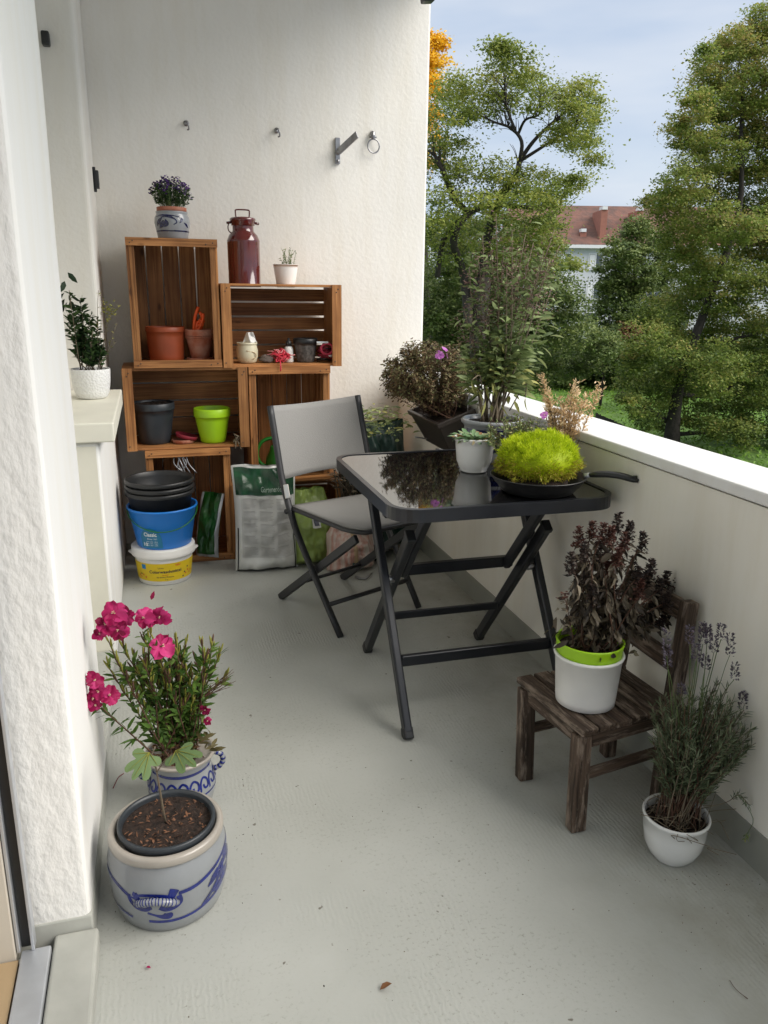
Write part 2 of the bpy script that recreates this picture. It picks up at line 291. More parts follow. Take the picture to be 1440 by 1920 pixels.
# ------------------------------------------------------------------ mesh builder
def tang(a):
    a = a.normalized(); u = a.cross(Vector((0, 0, 1)))
    if u.length < 1e-3: u = a.cross(Vector((1, 0, 0)))
    u.normalize(); return u, a.cross(u).normalized()
class MB:
    def __init__(s): s.v = []; s.f = []; s.m = []; s.s = []; s.t = []; s.g = []
    def add(s, vs, fs, m=0, smooth=False, tint=.5, gc=None):
        o = len(s.v); s.v += [tuple(v) for v in vs]; s.g += [tuple(g) for g in (gc if gc is not None else vs)]
        for f in fs: s.f.append([i+o for i in f]); s.m.append(m); s.s.append(smooth); s.t.append(tint)
    def obox(s, c, ax, h, m=0, tint=None):
        if tint is None: tint = random.random()
        c = Vector(c); off = Vector((random.uniform(0, 9), random.uniform(0, 9), random.uniform(0, 9)))
        order = sorted(range(3), key=lambda i: -h[i]); vs = []; gs = []
        for sx in (-1, 1):
            for sy in (-1, 1):
                for sz in (-1, 1):
                    q = (sx*h[0], sy*h[1], sz*h[2]); vs.append(c + ax[0]*q[0] + ax[1]*q[1] + ax[2]*q[2])
                    gs.append(Vector((q[order[0]], q[order[1]], q[order[2]])) + off)
        s.add(vs, [(0, 1, 3, 2), (4, 6, 7, 5), (0, 4, 5, 1), (2, 3, 7, 6), (0, 2, 6, 4), (1, 5, 7, 3)], m, False, tint, gs)
    def box(s, x0, x1, y0, y1, z0, z1, m=0):
        s.obox(((x0+x1)/2, (y0+y1)/2, (z0+z1)/2), (Vector((1, 0, 0)), Vector((0, 1, 0)), Vector((0, 0, 1))), ((x1-x0)/2, (y1-y0)/2, (z1-z0)/2), m)
    def bar(s, p0, p1, w, h, up=(0, 0, 1), m=0):
        p0, p1 = Vector(p0), Vector(p1); d = p1-p0; a = d.normalized(); u = Vector(up); sd_ = a.cross(u).normalized(); u2 = sd_.cross(a).normalized()
        s.obox((p0+p1)/2, (a, sd_, u2), (d.length/2, w/2, h/2), m)
    def tube(s, pts, r, n=8, m=0, cap=True, tint=.5, flat=1.):
        pts = [Vector(p) for p in pts]; k = len(pts)
        rs = r if isinstance(r, (list, tuple)) else [r]*k
        vs = []; u = None
        for i, p in enumerate(pts):
            d = (pts[min(i+1, k-1)]-pts[max(i-1, 0)])
            if d.length < 1e-9: d = Vector((0, 0, 1))
            d.normalize()
            if u is None: u, _ = tang(d)
            u = (u - d*u.dot(d)).normalized(); w_ = d.cross(u)
            for j in range(n):
                a = 2*PI*j/n; vs.append(p + (u*math.cos(a) + w_*math.sin(a)*flat)*rs[i])
        fs = [(i*n+j, i*n+(j+1) % n, (i+1)*n+(j+1) % n, (i+1)*n+j) for i in range(k-1) for j in range(n)]
        if cap and n > 3: fs += [tuple(range(n-1, -1, -1)), tuple((k-1)*n+j for j in range(n))]
        s.add(vs, fs, m, True, tint)
    def lathe(s, prof, c=(0, 0, 0), n=56, m=0, rot=None, sx=1, sy=1, wob=0):
        c = Vector(c); vs = []
        for (r, z) in prof:
            for j in range(n):
                a = 2*PI*j/n; rr = r*(1+wob*math.sin(3*a+z*20))
                p = Vector((rr*math.cos(a)*sx, rr*math.sin(a)*sy, z))
                if rot: p = rot @ p
                vs.append(c+p)
        k = len(prof); fs = []
        for i in range(k-1):
            for j in range(n):
                fs.append((i*n+j, i*n+(j+1) % n, (i+1)*n+(j+1) % n, (i+1)*n+j))
        fs.append(tuple(range(n-1, -1, -1))) if prof[0][0] > 1e-4 else None
        s.add(vs, fs, m, True)
    def blade(s, p, d, L_, W, nrm=None, curl=.25, m=0, tint=None, fold=.12):
        p = Vector(p); d = Vector(d).normalized()
        if nrm is None: nrm = Vector((random.gauss(0, 1), random.gauss(0, 1), abs(random.gauss(0, 1))+.3))
        sd_ = d.cross(Vector(nrm))
        if sd_.length < 1e-3: sd_ = tang(d)[0]
        sd_.normalize(); n = sd_.cross(d).normalized()
        def c(t): return p + d*(L_*t) - n*(curl*L_*t*t)
        a, b = c(.33), c(.68); up = n*(fold*W)
        vs = [p, a-sd_*W*.46+up, a, a+sd_*W*.46+up, b-sd_*W*.40+up, b, b+sd_*W*.40+up, c(1)]
        fs = [(0, 2, 1), (0, 3, 2), (1, 2, 5, 4), (2, 3, 6, 5), (4, 5, 7), (5, 6, 7)]
        s.add(vs, fs, m, True, random.random() if tint is None else tint)
    def quadleaf(s, p, d, L_, W, m=0, tint=None):
        p = Vector(p); d = Vector(d).normalized(); sd_ = d.cross(Vector((random.gauss(0, 1), random.gauss(0, 1), random.gauss(0, 1))))
        if sd_.length < 1e-3: sd_ = tang(d)[0]
        sd_.normalize()
        s.add([p, p+d*L_*.5-sd_*W*.5, p+d*L_, p+d*L_*.5+sd_*W*.5], [(0, 1, 2, 3)], m, False, random.random() if tint is None else tint)
    def grid(s, fn, nu, nv, m=0, smooth=True, close=False):
        vs = [fn(i/nu, j/nv) for i in range(nu+1) for j in range(nv+1)]
        fs = [(i*(nv+1)+j, (i+1)*(nv+1)+j, (i+1)*(nv+1)+j+1, i*(nv+1)+j+1) for i in range(nu) for j in range(nv)]
        s.add(vs, fs, m, smooth)
    def build(s, name, mats, parent=None, bevel=0, seg=2, loc=None, auto=False):
        me = bpy.data.meshes.new(name); me.from_pydata(s.v, [], s.f)
        if not isinstance(mats, (list, tuple)): mats = [mats]
        for q in mats: me.materials.append(M[q] if isinstance(q, str) else q)
        me.polygons.foreach_set('material_index', s.m); me.polygons.foreach_set('use_smooth', s.s)
        a = me.attributes.new('tint', 'FLOAT', 'FACE'); a.data.foreach_set('value', s.t)
        g = me.attributes.new('gc', 'FLOAT_VECTOR', 'POINT'); g.data.foreach_set('vector', np.array(s.g, dtype=np.float32).ravel())
        me.update()
        o = bpy.data.objects.new(name, me); col.objects.link(o)
        if parent is not None:
            o.parent = parent; o.matrix_parent_inverse = Matrix.Translation(-Vector(root_loc(parent)))
        if bevel:
            b = o.modifiers.new('bevel', 'BEVEL'); b.width = bevel; b.segments = seg; b.limit_method = 'ANGLE'; b.angle_limit = R(40)
        return o
def root_loc(o):
    return o.get('_loc', (0, 0, 0)) if o.type == 'EMPTY' else (0, 0, 0)
def thing(name, label, cat, loc, group=None):
    """Empty at the base of the thing. Child meshes are written in world coordinates and un-shifted by the inverse."""
    o = bpy.data.objects.new(name, None); col.objects.link(o); o.location = loc; o.empty_display_size = .05; o['_loc'] = tuple(loc)
    o['label'] = label; o['category'] = cat
    if group: o['group'] = group
    return o
def tag(o, label, cat, group=None, kind=None):
    if label: o['label'] = label
    if cat: o['category'] = cat
    if group: o['group'] = group
    if kind: o['kind'] = kind
    return o
def struct(o): o['kind'] = 'structure'; return o
def text_pts(body, size, bold=False):
    c = bpy.data.curves.new('lettering', 'FONT'); c.body = body; c.size = size; c.align_x = 'CENTER'; c.resolution_u = 2
    if bold: c.offset = size*.02
    o = bpy.data.objects.new('lettering', c); col.objects.link(o)
    dg = bpy.context.evaluated_depsgraph_get(); me = o.evaluated_get(dg).to_mesh()
    v = [tuple(x.co) for x in me.vertices]; f = [tuple(p.vertices) for p in me.polygons]
    o.evaluated_get(dg).to_mesh_clear(); bpy.data.objects.remove(o); bpy.data.curves.remove(c)
    return v, f
def smooth_path(pts, n=6):
    pts = [Vector(p) for p in pts]; out_ = []
    P = [pts[0]*2-pts[1]] + pts + [pts[-1]*2-pts[-2]]
    for i in range(1, len(P)-2):
        for k in range(n):
            t = k/n; a, b, c, d = P[i-1], P[i], P[i+1], P[i+2]
            out_.append(.5*((2*b)+(c-a)*t+(2*a-5*b+4*c-d)*t*t+(3*b-a-3*c+d)*t*t*t))
    out_.append(pts[-1]); return out_
# ================================================================== SETTING
XW = 1.29; YB = 4.16; CEIL = 2.78
b = MB(); b.box(-.45, XW+.02, -2.6, YB+.1, -.12, 0); fl = struct(b.build('floor', 'floor'))
b = MB(); b.box(-.6, 1.46, -.7, YB+.3, CEIL, CEIL+.2); struct(b.build('ceiling', 'ceiling'))
# end wall (behind the crates)
b = MB(); b.box(-.6, 1.425, YB, YB+.25, -.3, CEIL); o = b.build('end_wall', 'plaster', bevel=.012)
tag(o, 'tall off-white plastered end wall behind the wooden crates, with hooks in it', 'wall')
# parapet
t = thing('parapet_wall', 'low cream balcony parapet with a broad white cap along the right side', 'wall', (XW+.08, 1, 0))
b = MB(); b.box(XW, 1.455, -2.6, YB-.003, -.3, .843); b.build('wall_panel', 'parapet', t)
b = MB(); b.box(XW-.012, 1.475, -2.6, YB-.004, .849, .880); b.build('cap', 'cap', t, bevel=.005)
b = MB(); b.add([(XW-.009, -2.6, 0), (XW-.009, YB-.005, 0), (XW-.004, YB-.005, .094), (XW-.004, -2.6, .094), (XW+.001, -2.6, 0), (XW+.001, YB-.005, 0), (XW+.001, YB-.005, .094), (XW+.001, -2.6, .094)],
    [(0, 1, 2, 3), (3, 2, 6, 7), (0, 3, 7, 4), (1, 5, 6, 2)]); b.build('skirting', 'skirting', t)
# house wall on the left: near pier
M['step'] = mat('step_paint', (.44, .445, .405), .5, .22, 9, bump=.4, bscale=40, bdist=.0015)
t = thing('house_pier', 'white rough-plastered wall pier beside the balcony door', 'wall', (-.4, 1.7, 0))
b = MB()
def pier():
    # rounded outline in plan, extruded; face toward the door is rough, face toward the balcony smooth
    pts = []
    def arc(cx, cy, r, a0, a1, n=5):
        for i in range(n+1):
            a = R(a0+(a1-a0)*i/n); pts.append((cx+r*math.cos(a), cy+r*math.sin(a)))
    arc(-.205, 1.445, .015, -90, 0); arc(-.225, 2.02, .035, 0, 90)
    pts.extend([(-.75, 2.055), (-.75, 1.43)])
    return pts
pp = pier(); zs = [0.072 + (CEIL-.003-.072)*i/30 for i in range(31)]
vs = []
for z in zs:
    for (x, y) in pp:
        k = .004*mnoise.noise(Vector((x*3, y*3, z*2.2)))
        vs.append((x+k, y+k, z))
n_ = len(pp)
fs = [(i*n_+j, i*n_+(j+1) % n_, (i+1)*n_+(j+1) % n_, (i+1)*n_+j) for i in range(len(zs)-1) for j in range(n_)]
side_s = [f for f in fs if 2 <= (f[0] % n_) <= 11]; side_r = [f for f in fs if not 2 <= (f[0] % n_) <= 11]
b.add(vs, side_s, 0, True); b.add(vs, side_r, 1, True); b.add(vs, [tuple(range(n_-1, -1, -1))], 1)
b.build('plaster_face', ['smooth_plaster', 'rough_plaster'], t)
b = MB(); b.box(-.74, -.188, 1.426, 2.05, 0, .074); b.build('painted_base', 'step', t, bevel=.004)
# far wall part with window opening and sill
t = thing('window_wall', 'white house wall with a low sill-topped section and window reveal behind the pier', 'wall', (-.3, 3.4, 0))
b = MB(); b.box(-.50, -.19, 2.76, YB-.002, 0, .797); b.build('lower_wall', ['smooth_plaster'], t, bevel=.012, seg=3)
b = MB(); b.box(-.50, -.200, 2.7575, 2.7595, 0, .785); b.build('cream_face', 'cream', t)
b = MB(); b.box(-.55, -.203, 3.67, YB-.002, .800, CEIL-.002); b.build('window_reveal', 'plaster', t, bevel=.02, seg=4)
b = MB(); b.box(-.60, -.555, 2.76, YB-.01, .80, CEIL-.003); b.build('window_back', 'plaster', t)
b = MB(); b.box(-.52, -.136, 2.735, 3.655, .801, .867); o = b.build('window_sill', 'cream', t, bevel=.006, seg=3)
b = MB(); b.box(-.56, -.193, 2.052, 2.755, 0, .045); struct(b.build('recess_floor', 'floor', bevel=.006))
# side door into the house between pier and window wall (mostly hidden)
b = MB(); b.box(-.60, -.56, 2.05, 2.76, 0, CEIL-.003); o = b.build('side_door_panel', 'smooth_plaster'); tag(o, 'flat white recessed panel hidden behind the pier in the house wall', 'wall panel')
M_step = 0
# door threshold area
b = MB(); b.box(-.262, -.178, -2.6, 1.424, 0, .046); o = struct(b.build('door_step', 'step', bevel=.007, seg=3))
t = thing('door_frame', 'aluminium balcony door threshold and dark sliding track at the lower left edge', 'door frame', (-.3, 1.3, .04))
b = MB(); b.box(-.318, -.264, -2.6, 1.392, 0, .052); b.build('threshold', 'alu', t, bevel=.003)
b = MB(); b.box(-.299, -.293, 1.385, 1.409, .053, 2.4); b.box(-.325, -.319, 1.385, 1.409, .053, 2.4); b.build('jamb_profile', 'alu', t, bevel=.001)
b = MB(); b.box(-.3185, -.2995, 1.399, 1.409, .053, 2.4); b.build('gasket', 'black', t)
b = MB(); b.box(-.36, -.327, 1.38, 1.43, .02, 2.4); b.build('wooden_jamb', mat('pale_jamb', (.55, .5, .42), .5, .1), t, bevel=.002)
b = MB(); b.box(-.325, -.29, -2.6, 1.43, 2.42, CEIL-.01); b.build('door_head', 'smooth_plaster', t)
b = MB(); b.box(-3.2, -.322, -2.6, 1.376, -.02, .045); struct(b.build('interior_floor', 'woodfloor'))
b = MB(); b.box(-3.3, -3.2, -2.6, 1.5, 0, .25); b.box(-3.3, -3.2, -2.6, -2.3, .25, 2.6); b.box(-3.3, -3.2, 1.2, 1.5, .25, 2.6); b.box(-3.2, -.76, 1.43, 1.5, 0, CEIL-.001); b.box(-3.2, .0-.33, -2.7, -2.6, 0, CEIL-.001); b.box(-3.2, -.62, -2.6, 1.42, 2.6, 2.7)  # unseen room; opening in its far wall added so sky light reaches the parapet
o = b.build('interior_wall', 'smooth_plaster'); tag(o, 'white inside wall of the unseen room behind the balcony door, with an opening added to admit sky light', 'wall')
# ================================================================== WALL FITTINGS
def hook(p, label):
    t = thing('wall_hook', label, 'hook', p, 'hooks screwed into the end wall')
    x, y, z = p; b = MB(); b.tube([(x, y+.004, z), (x, y-.004, z)], .013, 12); b.build('plate', 'steel', t)
    b = MB(); b.tube(smooth_path([(x, y, z+.004), (x, y-.022, z+.006), (x+.006, y-.034, z-.010), (x+.010, y-.026, z-.028), (x+.004, y-.016, z-.030)]), .0035, 8); b.build('hook_wire', 'steel', t)
hook((.224, YB-.006, 2.04), 'small metal wall hook high above the purple flowering plant')
hook((.650, YB-.006, 2.035), 'small metal wall hook high above the white pot, beside the folding bracket')
t = thing('folding_bracket', 'grey metal bracket with a slanting arm fixed to the end wall', 'bracket', (.95, YB-.01, 1.96))
b = MB(); b.box(.937, .962, YB-.016, YB-.001, 1.90, 2.02); b.build('mounting_plate', 'steel', t, bevel=.002)
b = MB(); b.bar((.952, YB-.025, 1.955), (1.02, YB-.13, 2.02), .010, .034); b.build('arm', 'steel', t, bevel=.003)
b = MB(); b.tube([(.95, YB-.018, 1.912), (.95, YB-.024, 1.912)], .008, 10); b.build('screw', 'steel', t)
b = MB(); b.tube([(.95, YB-.03, 1.953), (.95, YB-.012, 1.953)], .012, 12); b.build('screw', 'steel', t)
t = thing('ring_holder', 'small metal ring hanging from a fixing on the end wall', 'ring', (1.13, YB-.01, 2.0))
b = MB(); b.tube([(1.128, YB-.002, 2.055), (1.128, YB-.02, 2.05), (1.128, YB-.024, 2.02)], [.010, .012, .009], 10); b.tube([(1.110, YB-.02, 2.032), (1.146, YB-.02, 2.032)], .005, 8); b.build('fixing', 'steel', t)
b = MB(); b.tube([(1.13+.030*math.cos(a), YB-.026, 1.990+.032*math.sin(a)) for a in [2*PI*i/28 for i in range(29)]], .0035, 8, cap=False); b.build('ring', 'steel', t)
b = MB(); b.box(-.196, -.178, 4.02, 4.06, 1.725, 1.80); b.box(-.203, -.19, 4.03, 4.05, 1.71, 1.815); o = b.build('shutter_catch', 'black', bevel=.003); tag(o, 'small black shutter catch on the house wall edge left of the purple plant', 'catch')
b = MB(); b.box(-.33, -.30, 3.63, 3.669, 2.19, 2.24); o = b.build('shutter_stop', 'black', bevel=.006); tag(o, 'tiny black shutter stop high in the window reveal beside the pier', 'stop')
t = thing('awning_bracket', 'dark metal awning joint at the top edge of the end wall', 'bracket', (1.2, 3.6, 2.5))
b = MB(); b.bar((1.18, 3.55, 2.62), (1.20, 3.55, 2.455), .05, .05, (0, 1, 0)); b.bar((1.10, 3.56, 2.60), (1.19, 3.55, 2.485), .018, .03, (0, 1, 0)); b.build('joint', 'black_metal', t, bevel=.006)
b = MB(); b.tube([(1.03, 3.55, 2.60), (1.045, 3.55, 2.472), (1.06, 3.55, 2.60)], .012, 8); b.build('hanger', 'black', t)
b = MB(); b.tube([(1.12, 3.55, 2.63), (1.12, -1, 2.63)], .028, 12); b.build('roller', 'cap', t)
# ================================================================== CRATES
CL, CS, CD = .562, .378, .345
def nail(b, x, z, y=3.772):
    b.tube([(x, y-.001, z), (x, y+.002, z)], .0030, 6, 1)
def crate(name, label, x0, z0, horizontal, y0=3.785, slats=5, rot=0, grp='wooden fruit crates stacked as shelves'):
    """crate lying with its open side to the camera; long side horizontal or upright"""
    W, H = (CL, CS) if horizontal else (CS+.014, CL)
    cx = x0+W/2; t = thing(name, label, 'crate', (cx, y0+CD/2, z0), grp)
    def jit(a=.0015): return random.uniform(-a, a)
    y1 = y0+CD; th = .011
    g = .0015
    if horizontal:
        # short solid end panels left/right, slatted long sides top and bottom
        for s_, xx in ((0, x0), (1, x0+W-.014)):
            b = MB(); k = 3; hh = (CD-.004)/k
            for i in range(k): b.box(xx, xx+.014, y0+.012+i*hh+jit()*.5, y0+.012+(i+1)*hh-.004-.012*(i == k-1), z0+.012, z0+H-.012)
            b.build('end_panel', 'crate', t, bevel=.0012)
        for zz in (z0+.0005, z0+H-th-.0005):
            b = MB(); k = 3; hh = (CD)/k
            for i in range(k): b.box(x0+jit(), x0+W+jit(), y0+.0+i*hh+.001, y0+(i+1)*hh-.009, zz, zz+th)
            b.build('side_slats', 'crate', t, bevel=.0012)
        for xx in (x0+.0145, x0+W-.0145-.030):
            for zz in (z0+.0125,):
                b = MB(); xa = xx if xx > cx else xx-.0145; b.box(xa, xa+.0445, y0-.012, y0-.0005, z0+.0, z0+H); nail(b, xa+.012, z0+.022); nail(b, xa+.028, z0+H-.02); nail(b, xa+.020, z0+H-.034); b.build('corner_post', ['crate', 'black'], t)
        k = slats; hh = (H-.03)/k; b = MB()
        for i in range(k):
            z = z0+.015+i*hh; tl = random.uniform(-.0015, .003)
            b.obox((cx, y1-.006, z+hh/2-.002), (Vector((math.cos(tl), 0, math.sin(tl))), Vector((0, 1, 0)), Vector((-math.sin(tl), 0, math.cos(tl)))), ((W-.004)/2, .005, (hh-.005-random.uniform(0, .006))/2))
        b.build('back_slats', 'crate', t, bevel=.0012)
    else:
        for zz in (z0, z0+H-.014):
            b = MB(); k = 3; hh = (CD-.004)/k
            for i in range(k): b.box(x0+.012, x0+W-.012, y0+.012+i*hh, y0+.012+(i+1)*hh-.004-.012*(i == k-1), zz, zz+.014)
            b.build('end_panel', 'crate', t, bevel=.0012)
        for xx in (x0+.0005, x0+W-th-.0005):
            b = MB(); k = 4; hh = CD/k
            for i in range(k): b.box(xx, xx+th, y0+i*hh+.001, y0+(i+1)*hh-.008, z0+jit(), z0+H+jit())
            b.build('side_slats', 'crate', t, bevel=.0012)
        for zz in (z0, z0+H-.034):
            b = MB(); b.box(x0+.0, x0+W-.0, y0-.012, y0-.0005, zz, zz+.034); nail(b, x0+.03, zz+.02); nail(b, x0+.018, zz+.012); nail(b, x0+W-.02, zz+.018); nail(b, x0+W-.05, zz+.012); b.build('front_bar', ['crate', 'black'], t)
        for xx in (x0+.012, x0+W-.012-.022):
            b = MB(); b.box(xx, xx+.022, y0+.0, y0+.022, z0+.0145, z0+H-.0145); b.build('corner_post', 'crate', t, bevel=.0015)
        k = slats; hh = (W-.006)/k; b = MB()
        for i in range(k):
            x = x0+.003+i*hh; tl = random.uniform(-.002, .002)
            b.obox((x+hh/2, y1-.006, z0+H/2), (Vector((1, 0, 0)), Vector((0, 1, 0)), Vector((tl, 0, 1)).normalized()), ((hh-.0035-random.uniform(0, .003))/2, .005, (H-.034)/2))
        b.build('back_slats', 'crate', t, bevel=.0012)
    return t
crate('wooden_crate', 'upright wooden crate on top at left, holding terracotta pots, crock plant on it', -.080, .945, False, slats=5)
crate('wooden_crate', 'wooden crate lying at right on the top row, under the maroon milk can', .318, .942, True, slats=5)
crate('wooden_crate', 'wooden crate lying in the middle row with the dark grey and the lime green pot', -.136, .565, True, slats=4)
crate('wooden_crate', 'upright wooden crate behind the chair with the green watering can inside', .432, .381, False, slats=5)
crate('wooden_crate', 'upright wooden crate on the floor at left, behind the stack of buckets', -.060, .002, False, slats=5)
crate('wooden_crate', 'wooden crate on the floor behind the big white soil bag', .330, .001, True, slats=4)
b = MB(); b.bar((.60, 3.745, .400), (.84, 3.70, .418), .045, .014); tag(b.build('loose_slat', 'crate', bevel=.002), 'loose wooden slat lying on the floor crate behind the chair seat', 'slat')
# ================================================================== TABLE
TZ = .735
t = thing('folding_table', 'black folding table with a glossy glass top and crossed metal legs', 'table', (.93, 2.3, 0))
def rrect(x0, x1, y0, y1, r, n=8):
    P = []
    for cx, cy, a0 in ((x1-r, y0+r, -90), (x1-r, y1-r, 0), (x0+r, y1-r, 90), (x0+r, y0+r, 180)):
        for i in range(n+1):
            a = R(a0+90*i/n); P.append((cx+r*math.cos(a), cy+r*math.sin(a)))
    return P
TX0, TX1, TY0, TY1 = .590, 1.276, 1.918, 2.69
def ring(b, o, i, z0, z1, m=0, bev=.003):
    n = len(o); v = []
    for lst, z in ((o, z0), (o, z1-bev), ([(a[0]*.992+c[0]*.008, a[1]*.992+c[1]*.008) for a, c in zip(o, i)], z1), (i, z1), (i, z0)):
        v += [(x, y, z) for x, y in lst]
    f = [(k*n+j, k*n+(j+1) % n, (k+1)*n+(j+1) % n, (k+1)*n+j) for k in range(4) for j in range(n)]
    f += [(4*n+j, 4*n+(j+1) % n, (j+1) % n, j) for j in range(n)]
    b.add(v, f, m, False)
o1 = rrect(TX0, TX1, TY0, TY1, .085); i1 = rrect(TX0+.016, TX1-.016, TY0+.016, TY1-.016, .070)
b = MB(); ring(b, o1, i1, TZ-.036, TZ+.001); ring(b, rrect(TX0+.017, TX1-.017, TY0+.017, TY1-.017, .07), rrect(TX0+.04, TX1-.04, TY0+.04, TY1-.04, .05), TZ-.030, TZ-.009); b.build('rim', 'black_metal', t)
b = MB(); i2 = rrect(TX0+.0165, TX1-.0165, TY0+.0165, TY1-.0165, .0695); n_ = len(i2)
b.add([(x, y, TZ-.0015) for x, y in i2] + [(x, y, TZ-.008) for x, y in i2], [tuple(range(n_)), tuple(range(2*n_-1, n_-1, -1))] + [(j, j+n_, (j+1) % n_+n_, (j+1) % n_) for j in range(n_)]); b.build('glass_top', 'glass_top', t)
def leg(p0, p1, w=.026, d=.038, name='leg'):
    b = MB(); b.bar(p0, p1, w, d, (0, .5, .5)); o = b.build(name, 'black_metal', t, bevel=.006, seg=3); return o
for x in (.667, 1.200): 
    o = leg((x, 2.0, .016), (x, 2.465, TZ-.03))
    b = MB(); b.bar((x, 1.992, 0.0), (x, 2.012, .03), .029, .041, (0, .5, .5)); b.build('foot_cap', 'black', o, bevel=.004)
for x in (.703, 1.150):
    o = leg((x, 2.60, .016), (x, 2.125, .595))
    b = MB(); b.bar((x, 2.614, -.0), (x, 2.59, .03), .029, .041, (0, .5, .5)); b.build('foot_cap', 'black', o, bevel=.004)
    b = MB(); b.bar((x, 2.131, .588), (x, 2.12, .601), .029, .041, (0, .5, .5)); b.build('end_cap', 'black', o, bevel=.003)
for x in (.745, 1.112): leg((x, 2.055, TZ-.03), (x, 2.32, .405), .024, .034, 'brace')
def cross(y, z, x0, x1, w=.020, h=.036): b = MB(); b.bar((x0, y, z), (x1, y, z), w, h); b.build('crossbar', 'black_metal', t, bevel=.005, seg=3)
cross(2.120, .196, .680, 1.187); cross(2.425, .212, .716, 1.137, .018, .026); cross(2.33, .415, .716, 1.137, .03, .036); cross(2.46, TZ-.045, .60, 1.26, .03, .02); cross(2.06, TZ-.045, .60, 1.26, .03, .02)
for x in (.685, 1.175):
    b = MB(); b.tube([(x-.012, 2.262, .413), (x+.012, 2.262, .413)], .012, 12); b.build('pivot', 'steel', t)
# ================================================================== CHAIR
t = thing('folding_chair', 'charcoal folding chair with grey mesh seat and backrest, behind the table', 'chair', (.74, 3.05, 0))
Lr = [(.448, 3.204, .840), (.464, 3.166, .69), (.479, 3.127, .548), (.501, 3.074, .430), (.532, 2.998, .305), (.635, 2.748, .0)]
Rr = [(.850, 3.345, .856), (.868, 3.300, .70), (.884, 3.262, .565), (.905, 3.215, .44), (.935, 3.145, .31), (1.022, 2.95, .0)]
for P in (Lr, Rr):
    b = MB(); b.tube(smooth_path(P, 4), .0145, 10, flat=.75); b.build('back_rail', 'chair_metal', t)
sdv = (Vector(Rr[3])-Vector(Lr[3])).normalized()
rearL = [(.447, 3.206, .0), (.660, 2.690, .412)]; rearR = [(.812, 3.390, .0), (1.020, 2.880, .412)]
inn = sdv*.026
for P, s_ in ((rearL, 1), (rearR, -1)):
    b = MB(); b.bar(Vector(P[0])+inn*s_, Vector(P[1])+inn*s_, .018, .034, (0, 0, 1)); b.build('leg', 'chair_metal', t, bevel=.005, seg=3)
def cb(p, q, r=.009): b = MB(); b.tube([p, q], r, 8, flat=.8); b.build('stretcher', 'chair_metal', t)
def lerp(a, b_, k): return Vector(a)*(1-k)+Vector(b_)*k
cb(lerp(Lr[4], Lr[5], .66), lerp(Rr[4], Rr[5], .66), .011); cb(lerp(rearL[0], rearL[1], .27)+inn, lerp(rearR[0], rearR[1], .27)-inn, .009)
# seat: fabric between side rails
SL0, SL1 = Vector((.507, 3.085, .446)), Vector((.672, 2.640, .456)); SR0, SR1 = Vector((.905, 3.222, .446)), Vector((1.075, 2.800, .456))
def seatf(u, v):
    r = .10; v2 = v
    a = SL0.lerp(SL1, v2); c = SR0.lerp(SR1, v2); sh = (max(0, v-.80)/.20)**2*.09; a2 = a.lerp(c, sh); c2 = c.lerp(a, sh)
    p = a2.lerp(c2, u); p.z -= .016*math.sin(PI*u)*math.sin(PI*min(1, v*1.1)); return p
b = MB(); b.grid(seatf, 16, 16); o = b.build('seat', 'fabric', t); sm = o.modifiers.new('solid', 'SOLIDIFY'); sm.thickness = .004
b = MB(); P = [seatf(0, v/10) for v in range(11)] + [seatf(u/8, 1) for u in range(1, 9)] + [seatf(1, v/10) for v in range(9, -1, -1)]
b.tube([p-Vector((0, 0, .009)) for p in P], .0095, 8); b.tube([seatf(u/6, 0)-Vector((0, 0, .009)) for u in range(7)], .009, 8); b.build('seat_frame', 'chair_metal', t)
def backf(u, v):
    k = v*2.0
    def rail(Pp): 
        if k < 1: return Vector(Pp[0]).lerp(Vector(Pp[1]), k)
        return Vector(Pp[1]).lerp(Vector(Pp[2]), k-1)
    a, c = rail(Lr), rail(Rr); p = a.lerp(c, u); p += Vector((-.35, .9, 0))*(.038*math.sin(PI*u)); p.z += -.012*math.sin(PI*u)*(1-v)
    p.z += (.010*(1-abs(2*u-1)**6) if v > .95 else 0)*0
    return p
b = MB(); b.grid(backf, 22, 12); o = b.build('backrest', 'fabric', t); sm = o.modifiers.new('solid', 'SOLIDIFY'); sm.thickness = .005
b = MB(); p = Vector(Lr[2]).lerp(Vector(Lr[3]), .35); b.bar(p+Vector((0, -.015, .03)), p+Vector((.006, -.032, -.025)), .022, .006, (0, 1, 0)); b.build('bolt_plate', mat('bright_steel', (.62, .6, .55), .3, .2, metal=.7), t, bevel=.003)
for q, w in ((Lr[3], 1), (Rr[3], -1)):
    b = MB(); b.tube([Vector(q)-sdv*.022*w, Vector(q)+sdv*.03*w], .011, 10); b.build('pivot', 'black', t)
# ================================================================== CHILD'S CHAIR (STOOL)
t = thing('child_chair', 'small weathered dark wooden chair with slatted seat against the parapet', 'chair', (1.07, 1.6, 0))
W_ = 'stoolwood'
for (x, y, tx, ty) in ((.918, 1.722, .918, 1.742), (.948, 1.492, .945, 1.497)):
    b = MB(); b.bar((x, y, .0), (tx, ty, .268), .042, .036, (0, 1, 0)); b.build('leg', W_, t, bevel=.005)
for (x0, y0, x1, y1) in ((1.205, 1.765, 1.242, 1.775), (1.222, 1.540, 1.250, 1.548)):
    b = MB(); b.bar((x0, y0, 0), (x0+.005, y0, .29), .036, .036, (0, 1, 0)); b.bar((x0+.005, y0, .29), (x1, y1, .562), .036, .034, (0, 1, 0)); b.build('back_post', W_, t, bevel=.004)
b = MB()
c0, c1, c2, c3 = Vector((.895, 1.765, 0)), Vector((.930, 1.470, 0)), Vector((1.235, 1.515, 0)), Vector((1.215, 1.790, 0))
